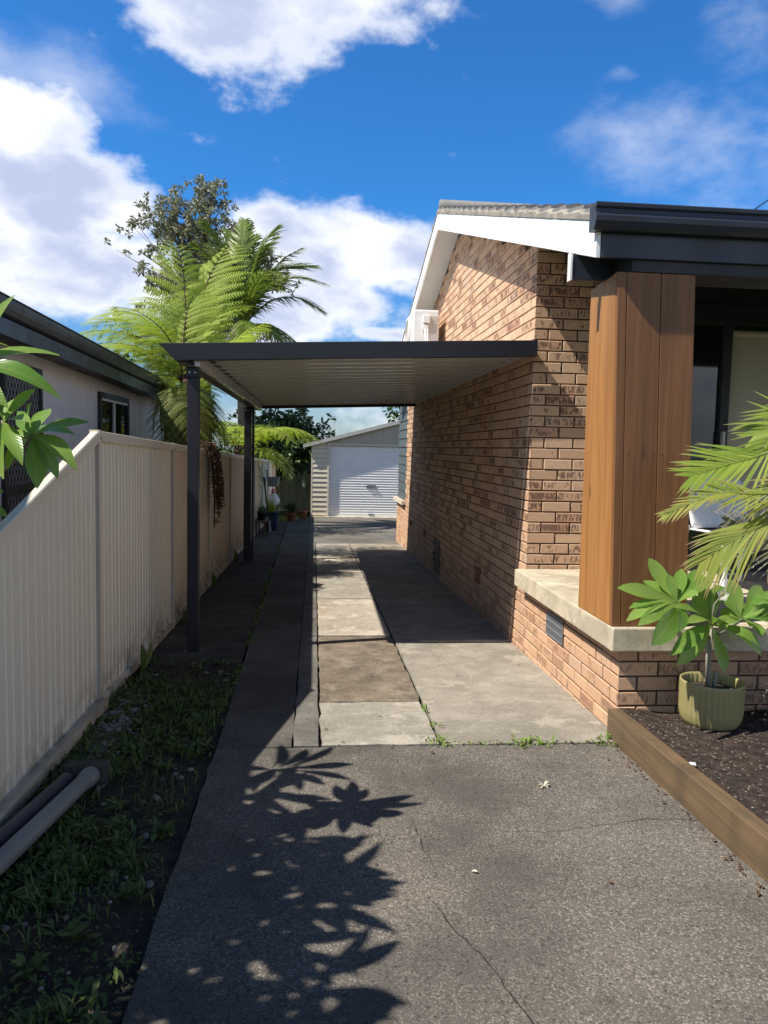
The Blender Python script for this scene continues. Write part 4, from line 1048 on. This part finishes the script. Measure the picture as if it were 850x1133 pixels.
for k in range(900):
    if k<800: x=-1.12+r.gauss(0,.075);y=r.uniform(3.6,5.1)
    else: x=r.uniform(-1.23,-.55);y=r.uniform(1.6,5.9)
    if x<-1.25: continue
    s=r.uniform(.006,.017); q=(s*r.uniform(.8,1.5),s*r.uniform(.8,1.4),s*r.uniform(.5,.9)); sh=r.random()
    b.add([(x+a*q[0],y+c*q[1],gz(y)+.0+d*q[2]) for a,c,d in ico],icf,[(.5,.5,sh)]*12)
o=b.build('pebbles',M['pebble'],smooth=True); tag(o,'pale pebbles scattered in the dirt along the fence','pebbles',kind='stuff')

# ---- tree ferns behind the fence
def fern_frond(kind,seed,mat):
    L=1.9
    if kind=='arch': pts=[(0,0,0),(.5,0,.28),(1.0,0,.36),(1.5,0,.20),(1.85,0,-.10)]
    elif kind=='up': pts=[(0,0,0),(.5,0,.05),(1.0,0,.10),(1.5,0,.06),(1.95,0,-.10)]
    else: pts=[(0,0,0),(.35,0,.05),(.7,0,-.15),(.95,0,-.6),(1.05,0,-1.2)]
    bb,rb=frond([V(p) for p in pts],23,.52,0,ang=74,droop=.34,seed=seed,segs=5,sf=.014,raise_=.02,comb=17,cw=.10,start=.10,jit=.05)
    o=bb.build('frond',mat); q=rb.build('stalk',M['fibre'],smooth=True,parent=o); return o
FP={}
for kind in ('arch','up','hang'):
    for mn in ('fern','ferndark','dead'):
        if kind=='up' and mn!='fern': continue
        o=fern_frond(kind,len(FP),M[mn]); FP[kind,mn]=o
used=set()
def place(par_,key,loc,az,el,sc_,roll=0):
    o=FP[key]
    if key in used: o=copy_tree(o)
    used.add(key); o.parent=par_; o.location=V(loc); o.rotation_euler=(Matrix.Rotation(az,3,'Z')@Matrix.Rotation(-el,3,'Y')@Matrix.Rotation(roll,3,'X')).to_euler(); o.scale=(sc_,)*3
    return o
def treefern(label,x,y,h,fr,seed,grp='tree ferns along the fence'):
    e=empty('tree_fern',label,'tree fern',(x,y,gz(y)),group=grp); rr=random.Random(seed); top=h-gz(y)
    b=MB(); b.tube([(0,0,-.1),(.03,.02,top*.5),(0,0,top),(0,0,top+.12)],[.13,.10,.10,.05],12); b.build('trunk',M['fibre'],e,smooth=True)
    for az,el,sc_,kind,mn in fr:
        place(e,(kind,mn),(0,0,top),math.radians(az+rr.uniform(-6,6)),math.radians(el),sc_*rr.uniform(.95,1.05),rr.uniform(-.2,.2))
    return e
frA=[(118,80,1.0,'up','fern'),(62,70,1.15,'up','fern'),(80,55,.95,'up','fern'),(176,24,.92,'arch','fern'),(205,16,.85,'arch','fern'),(155,34,.95,'arch','fern'),(130,55,.95,'arch','fern'),(75,68,.9,'arch','fern'),(150,36,1.05,'arch','fern'),(235,40,.8,'arch','fern'),(40,55,.85,'arch','fern'),(100,40,1.,'arch','fern'),
     (275,0,.72,'hang','ferndark'),(95,0,.8,'hang','ferndark'),(70,-5,.7,'hang','ferndark'),(290,-10,.6,'hang','ferndark'),(250,-8,.6,'hang','ferndark'),(315,-25,.5,'hang','ferndark'),(195,-10,.5,'hang','dead'),(120,5,.9,'arch','ferndark'),(265,-20,.55,'hang','dead'),(285,10,.5,'hang','ferndark')]
treefern('tallest bright green tree fern rising beyond the carport corner with hanging older fronds',-1.72,10.6,2.35,frA,1)
frB=[(0,50,.95,'up','fern'),(45,45,.95,'arch','fern'),(100,50,.9,'arch','fern'),(160,40,.9,'arch','fern'),(220,40,.9,'arch','fern'),(300,40,.85,'arch','fern'),(330,10,.8,'arch','ferndark'),(20,-5,.8,'hang','ferndark'),(280,-5,.8,'hang','ferndark'),(80,0,.8,'hang','ferndark')]
treefern('second tree fern behind the fence between the two carport posts',-2.15,12.9,2.2,frB,2)
frC=[(-8,12,1.05,'arch','fern'),(25,12,1.,'arch','fern'),(-40,12,.95,'arch','fern'),(70,20,.9,'arch','fern'),(110,25,.9,'arch','fern'),(170,25,.9,'arch','fern'),(230,25,.9,'arch','fern'),(285,15,.9,'arch','fern'),(10,-25,.8,'arch','ferndark'),(330,-15,.8,'arch','fern'),(50,-20,.7,'hang','ferndark')]
treefern('low spreading tree fern whose fronds reach over the fence toward the garage',-1.75,18.0,1.45,frC,3)
for k,o in FP.items():
    if k not in used: 
        for c in list(o.children): bpy.data.objects.remove(c)
        bpy.data.objects.remove(o)
# dead frond hanging over the fence
df=empty('hanging_dead_fronds','dark brown dead fern fronds hanging down over the fence behind the first carport post','dead fronds',(-1.22,9.3,1.5))
b=MB(); r=random.Random(4)
for k in range(9):
    x=-1.235+r.uniform(0,.07); y=9.25+r.gauss(0,.15); z=1.62-r.uniform(0,.08); L=r.uniform(.3,.98)
    pts=[V((-1.4,y,z+.05)),V((x-.03,y,z+.02)),V((x+.03,y+r.gauss(0,.04),z-L*.3)),V((x+.05,y+r.gauss(0,.06),z-L*.65)),V((x+.05,y+r.gauss(0,.07),z-L))]
    b.tube(pts,.008,5)
    for j in range(48):
        f=r.random()*3.99; i=int(f); p=pts[min(i,3)].lerp(pts[min(i,3)+1],f-i); a=r.uniform(0,6.28)
        leaf(b,p,p+V((math.cos(a)*.06+.02,math.sin(a)*.10,-r.uniform(.01,.10))),.026,V((1,0,0)),droop=.3,n=3)
par(b.build('dry_foliage',M['dead']),df)
vn=empty('creeper','dark dry creeper hanging from the end of the neighbour gutter','creeper',(-2.3,12.2,2.4))
b=MB()
for k in range(6):
    y=11.9+r.uniform(0,.5); L=r.uniform(.3,1.5); p0=V((-2.31,y,2.50)); pts=[p0+V((.0+.02*math.sin(3*t+k),.04*math.sin(4*t+k),-L*t)) for t in (0,.25,.5,.75,1)]; b.tube(pts,.010,5)
    for j in range(14):
        t=r.random()*.6; p=p0+V((0,0,-L*t)); a=r.uniform(0,6.28); leaf(b,p,p+V((math.cos(a)*.07,math.sin(a)*.09,-.05)),.035,V((1,0,0)),n=3)
par(b.build('dry_foliage',M['dead']),vn)

# ---- palm beyond
pm=empty('tall_palm','palm with drooping feather fronds standing behind the tree ferns above the carport','palm',(-1.8,19.5,gz(19.5)))
cz=4.5-gz(19.5)
b=MB(); b.tube([(0,0,-.2),(.05,0,1.8),(0,0,cz-.8),(0,0,cz-.2),(0,0,cz+.2)],[.2,.15,.14,.16,.07],14); b.build('trunk',M['bark'],pm,smooth=True)
b=MB(); 
for k in range(60):
    a=r.uniform(0,6.28); p=V((.1*math.cos(a),.1*math.sin(a),cz-.1)); b.tube([p,p*1.0+V((.18*math.cos(a),.18*math.sin(a),-.3)),p+V((.22*math.cos(a),.22*math.sin(a),-r.uniform(.6,.9)))],.008,4)
b.build('seed_strands',M['oldcream'],pm)
pf=[]
for v,pts in enumerate(([(0,0,0),(.5,0,.25),(1.1,0,.35),(1.7,0,.15),(2.15,0,-.35)],[(0,0,0),(.5,0,.1),(1.0,0,-.05),(1.5,0,-.5),(1.8,0,-1.1)],[(0,0,0),(.6,0,.05),(1.2,0,.12),(1.8,0,.1),(2.3,0,-.1)])):
    bb,rb=frond([V(p)*1.12 for p in pts],56,.60,.040,ang=50,droop=.62,seed=v+20,segs=5,sf=.03,raise_=.25,start=.12,jit=.1)
    o=bb.build('frond',M['palm']); rb.build('stalk',M['palmyellow'],parent=o,smooth=True); pf.append(o)
pu=[0,0,0]
for az,el,v,sc_ in ((95,84,2,1.05),(120,72,2,1.05),(75,74,2,1.),(190,72,2,1.),(0,74,2,1.0),(130,60,2,1.0),(60,66,2,1.0),(10,58,2,.95),(-5,50,0,.95),(150,66,2,.9),(200,60,2,.85),(30,72,2,.95),(-20,35,0,.95),(20,25,0,.9),(60,45,0,.9),(120,40,0,.9),(-60,35,0,.9),(-100,40,0,.85),(170,40,0,.8),(220,30,0,.8),(0,0,1,.85),(-35,-5,1,.8),(-80,0,1,.8),(40,0,1,.9),(-125,0,1,.8),(195,-5,1,.8),(100,0,1,.8),(150,0,1,.8)):
    o=pf[v] if not pu[v] else copy_tree(pf[v]); pu[v]=1
    o.parent=pm; o.location=(0,0,cz); o.rotation_euler=(Matrix.Rotation(math.radians(az),3,'Z')@Matrix.Rotation(-math.radians(el),3,'Y')@Matrix.Rotation(r.uniform(-.3,.3),3,'X')).to_euler(); o.scale=(sc_,)*3

# ---- trees
def tree(name,label,x,y,H,crown,mat,bark_,seed,nb=7,leafL=.16,leafW=.05,nleaf=9,clr=.28,group='trees beyond the fences',mm=(2,5),r0=.16,pts=None,nper=3):
    """crown: (rx,ry,rz,cz) ellipsoid; limbs go to points in it and split; leaves clump at twig ends"""
    rr=random.Random(seed); e=empty(name,label,'tree',(x,y,gz(y)),group=group); g=gz(y)
    rx,ry,rz,cz=crown; cz-=g; tb=MB(); lb=MB()
    tb.tube([(0,0,-.2),(.06,0,cz*.3),(0,.05,cz-rz*.55),(0,0,cz+rz*.3)],[r0,r0*.8,r0*.6,r0*.2],10)
    ends=[]
    for k in range(nb):
        for _ in range(50):
            p=V((rr.uniform(-1,1),rr.uniform(-1,1),rr.uniform(-1,1)))
            if .4<p.length<1: break
        tgt=V((p.x*rx,p.y*ry,cz+p.z*rz)); st_=V((0,0,max(cz-rz*.9,min(cz+rz*.2,tgt.z-rz*.5))))
        mid=st_.lerp(tgt,.5)+V((rr.gauss(0,.1),rr.gauss(0,.1),.05))*rz*.5
        tb.tube([st_,mid,tgt],[r0*.28,r0*.17,r0*.07],6); ends.append(tgt)
        for j in range(nper):
            s0=st_.lerp(mid,.6) if j%2 else mid; t2=s0.lerp(tgt,rr.uniform(.4,1.))+V((rr.gauss(0,.3)*rx,rr.gauss(0,.3)*ry,rr.gauss(0,.22)*rz))
            tb.tube([s0,s0.lerp(t2,.5)+V((0,0,.05)),t2],[r0*.13,r0*.08,r0*.03],5); ends.append(t2); ends.append(s0.lerp(t2,.6))
    for c in ends:
        m=rr.randint(*mm)
        for q in range(m):
            cc=c+V((rr.gauss(0,clr),rr.gauss(0,clr),rr.gauss(0,clr*.7)))
            for _ in range(nleaf):
                d=V((rr.gauss(0,1),rr.gauss(0,1),rr.gauss(-.1,.8))).normalized(); p=cc+d*rr.uniform(0,clr*.35)
                leaf(lb,p,p+d*leafL*rr.uniform(.6,1.2),leafW,V((rr.gauss(0,1),rr.gauss(0,1),1)),n=2,shade=rr.random())
    tb.build('trunk',bark_,e,smooth=True); lb.build('crown',mat,e)
    return e
tree('gum_tree','tall olive leafed tree with bare grey limbs showing, behind the tree ferns',-3.6,26,10.5,(2.25,1.8,2.5,7.5),M['gum'],M['bark'],31,nb=52,leafL=.15,leafW=.065,nleaf=20,clr=.17,r0=.2,nper=4,mm=(2,4))
tree('broadleaf_tree','dense dark green broad leafed tree behind the left fence near the garage',-1.35,26.3,3.6,(1.35,1.2,1.15,1.75),M['bush'],M['bark'],33,nb=26,leafL=.2,leafW=.10,nleaf=11,clr=.26,r0=.12,nper=4)
tree('shade_tree','leafy dark tree filling the gap behind the middle tree fern',-3.3,17,3.3,(1.4,1.6,1.4,1.4),M['bush'],M['bark'],35,nb=24,leafL=.18,leafW=.08,nleaf=11,clr=.26,r0=.12,nper=4)
tree('broadleaf_tree','low green shrub tree beyond the pale back fence',-.3,30.5,2.2,(1.0,1.0,1.0,.85),M['weedsun'],M['bark'],37,nb=14,leafL=.16,leafW=.07,nleaf=10,clr=.25,r0=.07)
for i,(x,y,h,lab) in enumerate(((-9,34,6,'rounded green tree far behind the neighbour house'),(7,44,6.5,'dark green tree hidden behind the garage roof'),(16,40,7,'tall green tree far off to the right behind the brick house'),(-16,28,6,'green tree to the far left beyond the neighbour house'))):
    tree('shade_tree',lab,x,y,h,(2.6,2.6,2.2,h-2.4),M['bush'],M['bark'],50+i,nb=16,leafL=.4,leafW=.2,nleaf=8,clr=.5,r0=.2)

# ---- things at the far end of the fence
def pot_thing(name,label,cat,loc,prof,mat,foliage=None,grp=None,seed=1,fl=.2,nf=60,fm='weed'):
    e=empty(name,label,cat,loc,group=grp); b=MB(); b.lathe(prof,n=24); b.build('pot',mat,e,smooth=True)
    if foliage:
        b=MB(); rr=random.Random(seed); top=prof[-1][1]
        for k in range(nf):
            a=rr.uniform(0,6.28); el=rr.uniform(.2,1.4); p=V((rr.gauss(0,.04),rr.gauss(0,.04),top)); leaf(b,p,p+V((math.cos(a)*math.cos(el),math.sin(a)*math.cos(el),math.sin(el)))*fl*rr.uniform(.5,1.1),.04,UP,n=4)
        b.build('foliage',M[fm],e)
    return e
pot_thing('flower_pot','dark blue glazed pot with a trailing green plant by the end of the fence','pot',(-1.02,18.4,gz(18.4)-.01),[(0,.01),(.14,0),(.18,.2),(.19,.42),(.205,.43),(.20,.45),(.17,.44),(.16,.38)],M['bluepot'],True,'pots at the end of the fence',2,.32,90,'fern')
pot_thing('flower_pot','small brown pot with spiky dark plant behind the blue pot','pot',(-.62,21.6,gz(21.6)-.01),[(0,.01),(.10,0),(.14,.22),(.155,.23),(.15,.25),(.12,.22)],M['terracotta'],True,'pots at the end of the fence',3,.4,60,'bush')
pot_thing('flower_pot','little terracotta pot standing against the garage corner','pot',(-.30,22.6,gz(22.6)),[(0,.01),(.09,0),(.12,.2),(.135,.21),(.13,.25),(.105,.22)],M['terracotta'],False,'pots at the end of the fence')
e=empty('hanging_planter','pale metal trough planter hooked on the end of the fence','planter',(-1.08,20.5,.55))
b=MB(); b.add([(-.12,-.22,0),(.12,-.22,0),(.12,.22,0),(-.12,.22,0),(-.15,-.27,.24),(.17,-.27,.24),(.17,.27,.24),(-.15,.27,.24)],[(0,3,2,1),(0,1,5,4),(1,2,6,5),(2,3,7,6),(3,0,4,7)]); o=b.build('trough',M['pvc'],e); m=o.modifiers.new('s','SOLIDIFY'); m.thickness=.006
b=MB(); 
for y in (-.15,.15): b.tube([(-.15,y,.24),(-.16,y,.42),(-.21,y,.42)],.008,6)
b.build('hook',M['pvcdark'],e)
e=empty('garden_spade','dark handled spade leaning against the fence above the pots','spade',(-1.12,17.6,gz(17.6)))
b=MB(); b.tube([(.12,.0,.25),(-.03,.25,1.22)],.017,8); b.tube([(-.03,.17,1.25),(-.03,.33,1.2)],.015,8); b.build('handle',M['fibre'],e)
b=MB(); b.add([(.10,-.09,.27),(.14,.09,.30),(.16,.09,.02),(.14,0,-.0),(.12,-.09,.0)],[(0,1,2,3,4)]); o=b.build('blade',M['pvcdark'],e); m=o.modifiers.new('s','SOLIDIFY'); m.thickness=.004
e=empty('plastic_bag','crumpled white and pink plastic bag lying on top of the pots','bag',(-1.0,18.9,gz(18.9)+.45))
b=MB(); vs=[]; n=16; rws=9
for j in range(rws+1):
    for i in range(n):
        t=2*PI*i/n; ph=PI*j/rws; rr_=1+.35*noise.noise(V((math.cos(t)*1.7,math.sin(t)*1.7,ph*1.5))); vs.append((.16*rr_*math.sin(ph)*math.cos(t),.2*rr_*math.sin(ph)*math.sin(t),.22-.24*math.cos(ph)*rr_*.8))
b.add(vs,[(j*n+i,j*n+(i+1)%n,(j+1)*n+(i+1)%n,(j+1)*n+i) for j in range(rws) for i in range(n)]); b.build('sack',M['bag'],e)
b=MB(); b.box((-.03,-.06,.40),(.05,.08,.52)); b.build('pink_corner',M['pinkcloth'],e,bevel=.03)
e=empty('wooden_bench','low weathered wooden plank bench holding small pots against the fence','bench',(-1.14,17.2,gz(17.2)))
b=MB(); b.box((-.12,-.5,.30),(.12,.5,.335)); b.build('top',M['darkwood'],e,bevel=.003)
for sx in (-1,1):
    for sy in (-1,1):
        b=MB(); b.box((sx*.09-.02,sy*.42-.02,0),(sx*.09+.02,sy*.42+.02,.299)); b.build('leg',M['darkwood'],e)
for k,(yy,lab) in enumerate(((-.25,'black nursery pot nearest the camera on the low wooden bench'),(.1,'black nursery pot further along the low wooden bench'))):
    pot_thing('nursery_pot',lab,'pot',(-1.14,17.2+yy,gz(17.2)+.336),[(0,.01),(.07,0),(.09,.16),(.10,.165),(.095,.18),(.08,.16)],M['black'],True,'nursery pots on the bench',7+k,.16,25)
# wire overhead
wr=MB(); a=at(806,251,9.6); c=at(960,133,24); wr.tube([a.lerp(c,t)+V((0,0,-.5*t*(1-t))) for t in [k/14 for k in range(15)]],.011,5)
o=wr.build('overhead_wire',M['black']); tag(o,'thin dark service wire rising from the brick house roof at the right','wire')

# ------------------------------------------------------------------ sun, sky, clouds
sd=Vector((.755,.205,-1.)); sundir=-sd.normalized()
el=math.asin(sundir.z); rot=math.atan2(sundir.x,sundir.y)
L=bpy.data.lights.new('sun','SUN'); L.energy=5.0; L.angle=math.radians(.53); L.color=(1,.94,.84)
so=bpy.data.objects.new('sun',L); C.objects.link(so); so.rotation_euler=sd.to_track_quat('-Z','Y').to_euler(); so.location=(-10,-3,14)
w=bpy.data.worlds.new('World'); sc.world=w; w.use_nodes=True; nt=w.node_tree; nt.nodes.clear()
def nw(t,**k):
    x=nt.nodes.new(t)
    for a,b_ in k.items(): setattr(x,a,b_)
    return x
lk=nt.links.new
def wm(op,a,b_=0.,clamp=False):
    x=nw('ShaderNodeMath',operation=op); x.use_clamp=clamp
    for i,v in enumerate((a,b_)):
        if hasattr(v,'links'): lk(v,x.inputs[i])
        else: x.inputs[i].default_value=v
    return x.outputs[0]
def wmap(v,lo,hi,a=0.,b_=1.):
    x=nw('ShaderNodeMapRange'); x.interpolation_type='SMOOTHSTEP'; x.clamp=True; lk(v,x.inputs[0])
    for i,q in enumerate((lo,hi,a,b_)): x.inputs[i+1].default_value=q
    return x.outputs[0]
sky=nw('ShaderNodeTexSky',sky_type='NISHITA'); sky.sun_disc=False; sky.sun_elevation=el; sky.sun_rotation=rot; sky.air_density=1.; sky.dust_density=.4; sky.ozone_density=1.6
out=nw('ShaderNodeOutputWorld'); bg=nw('ShaderNodeBackground'); lk(bg.outputs[0],out.inputs[0]); bg.inputs[1].default_value=.072
tc=nw('ShaderNodeTexCoord'); D=tc.outputs['Generated']
# domain warp
nz_=nw('ShaderNodeTexNoise'); nz_.inputs['Scale'].default_value=5.; nz_.inputs['Detail'].default_value=4; lk(D,nz_.inputs['Vector'])
wv=nw('ShaderNodeVectorMath',operation='MULTIPLY_ADD'); lk(nz_.outputs['Color'],wv.inputs[0]); wv.inputs[1].default_value=(.10,.10,.07); lk(D,wv.inputs[2])
wv2=nw('ShaderNodeVectorMath',operation='SUBTRACT'); lk(wv.outputs[0],wv2.inputs[0]); wv2.inputs[1].default_value=(.05,.05,.035); W_=wv2.outputs[0]
fb=nw('ShaderNodeTexNoise'); fb.inputs['Scale'].default_value=7.; fb.inputs['Detail'].default_value=7; fb.inputs['Roughness'].default_value=.58
st_=nw('ShaderNodeVectorMath',operation='MULTIPLY'); lk(D,st_.inputs[0]); st_.inputs[1].default_value=(1,1,1.7); lk(st_.outputs[0],fb.inputs['Vector']); fbm=fb.outputs[0]
def blob(x,y,rx,ry,amp):
    """cloud bank centred on a compass direction (given by azimuth/altitude), radii in radians"""
    rr=RC.T@np.array([x-CX,-(y-CY),F]); rr/=np.linalg.norm(rr)
    s=nw('ShaderNodeVectorMath',operation='SUBTRACT'); lk(W_,s.inputs[0]); s.inputs[1].default_value=tuple(rr)
    m=nw('ShaderNodeVectorMath',operation='MULTIPLY'); lk(s.outputs[0],m.inputs[0]); m.inputs[1].default_value=(F/rx,F/max(rx,ry),F/ry)
    l=nw('ShaderNodeVectorMath',operation='LENGTH'); lk(m.outputs[0],l.inputs[0]); return wmap(l.outputs['Value'],0,1.15,amp,0)
def union(lst):
    t=lst[0]
    for q in lst[1:]: t=wm('MAXIMUM',t,q)
    return t
thick=union([blob(280,0,240,85,1.),blob(390,-10,120,60,.9),blob(90,300,190,90,1.05),blob(30,150,80,65,.95),blob(60,225,150,75,1.1),blob(150,235,70,55,1.05),blob(190,330,170,70,.9),blob(300,275,130,70,1.15),blob(420,285,130,75,1.2),blob(350,330,170,85,1.15),blob(230,330,120,90,1.1),
    blob(430,372,90,18,.9),blob(150,-60,200,70,.7),blob(400,470,190,45,.5),blob(-150,250,200,120,1.),blob(-350,100,260,160,1.)])
thin=union([blob(760,165,170,110,.75),blob(830,45,70,80,.8),blob(690,5,50,30,.7),blob(685,85,35,18,.65),blob(40,85,120,65,.85),blob(640,215,90,45,.45),blob(900,150,150,150,.8)])
# generic clouds elsewhere (behind and beside)
sx=nw('ShaderNodeSeparateXYZ'); lk(D,sx.inputs[0])
away=wmap(sx.outputs[1],.45,.75,1,0)
n2=nw('ShaderNodeTexNoise'); n2.inputs['Scale'].default_value=2.2; n2.inputs['Detail'].default_value=5; lk(st_.outputs[0],n2.inputs['Vector'])
genc=wm('MULTIPLY',wm('MULTIPLY',wmap(n2.outputs[0],.40,.60),away),wmap(sx.outputs[2],.28,.55,1,.0))
dT=wm('ADD',wm('MULTIPLY',thick,1.0),wm('MULTIPLY',wm('SUBTRACT',fbm,.5),1.9)); mT=wmap(dT,.32,.74)
dt=wm('ADD',wm('MULTIPLY',thin,.8),wm('MULTIPLY',wm('SUBTRACT',fbm,.5),1.6)); mt=wm('MULTIPLY',wmap(dt,.25,1.0),.42)
mask=wm('MAXIMUM',wm('MAXIMUM',mT,mt),genc)
# body shade: soft lavender-grey in the cores, white rims
sh=nw('ShaderNodeTexNoise'); sh.inputs['Scale'].default_value=8.; sh.inputs['Detail'].default_value=5; sv=nw('ShaderNodeVectorMath',operation='ADD'); lk(st_.outputs[0],sv.inputs[0]); sv.inputs[1].default_value=(3,1,2.06); lk(sv.outputs[0],sh.inputs['Vector'])
core=wm('MULTIPLY',wmap(sh.outputs[0],.32,.60),wmap(dT,.42,.95))
def wmix(f,a,b_,mode='MIX'):
    x=nw('ShaderNodeMix',data_type='RGBA',blend_type=mode)
    if hasattr(f,'links'): lk(f,x.inputs[0])
    else: x.inputs[0].default_value=f
    for i,v in ((6,a),(7,b_)):
        if hasattr(v,'links'): lk(v,x.inputs[i])
        else: x.inputs[i].default_value=(*v,1)
    return x.outputs[2]
cc=wmix(core,(10.6,10.8,11.4),(5.2,6.0,8.3))
tint=wmix(wmap(sx.outputs[2],.0,.30),(.70,.86,1.15),(.30,.98,1.68))
skyc=wmix(1.,sky.outputs[0],tint,'MULTIPLY')
zen=wmap(sx.outputs[2],.50,.85,1.,.38)  # unseen upper sky dimmed on purpose, to cut fill on the shaded ground
zc=nw('ShaderNodeCombineXYZ'); [lk(zen,zc.inputs[i]) for i in range(3)]
skyc=wmix(1.,skyc,zc.outputs[0],'MULTIPLY')
lk(wmix(mask,skyc,cc),bg.inputs[0])

# ------------------------------------------------------------------ camera
cam=bpy.data.cameras.new('camera'); co=bpy.data.objects.new('camera',cam); C.objects.link(co)
r0,r1,r2=RC[0],RC[1],RC[2]
co.matrix_world=Matrix(((r0[0],r1[0],-r2[0],0),(r0[1],r1[1],-r2[1],0),(r0[2],r1[2],-r2[2],EYE),(0,0,0,1)))
cam.sensor_fit='VERTICAL'; cam.sensor_height=36; cam.lens=F/1133*36; cam.clip_end=3000; cam.clip_start=.05
sc.camera=co
sc.cycles.max_bounces=6; sc.cycles.diffuse_bounces=3; sc.cycles.glossy_bounces=3; sc.cycles.transmission_bounces=3
sc.render.resolution_x=768; sc.render.resolution_y=1024
sc.view_settings.view_transform='Standard'; sc.view_settings.look='None'; sc.view_settings.exposure=.55; sc.view_settings.gamma=1
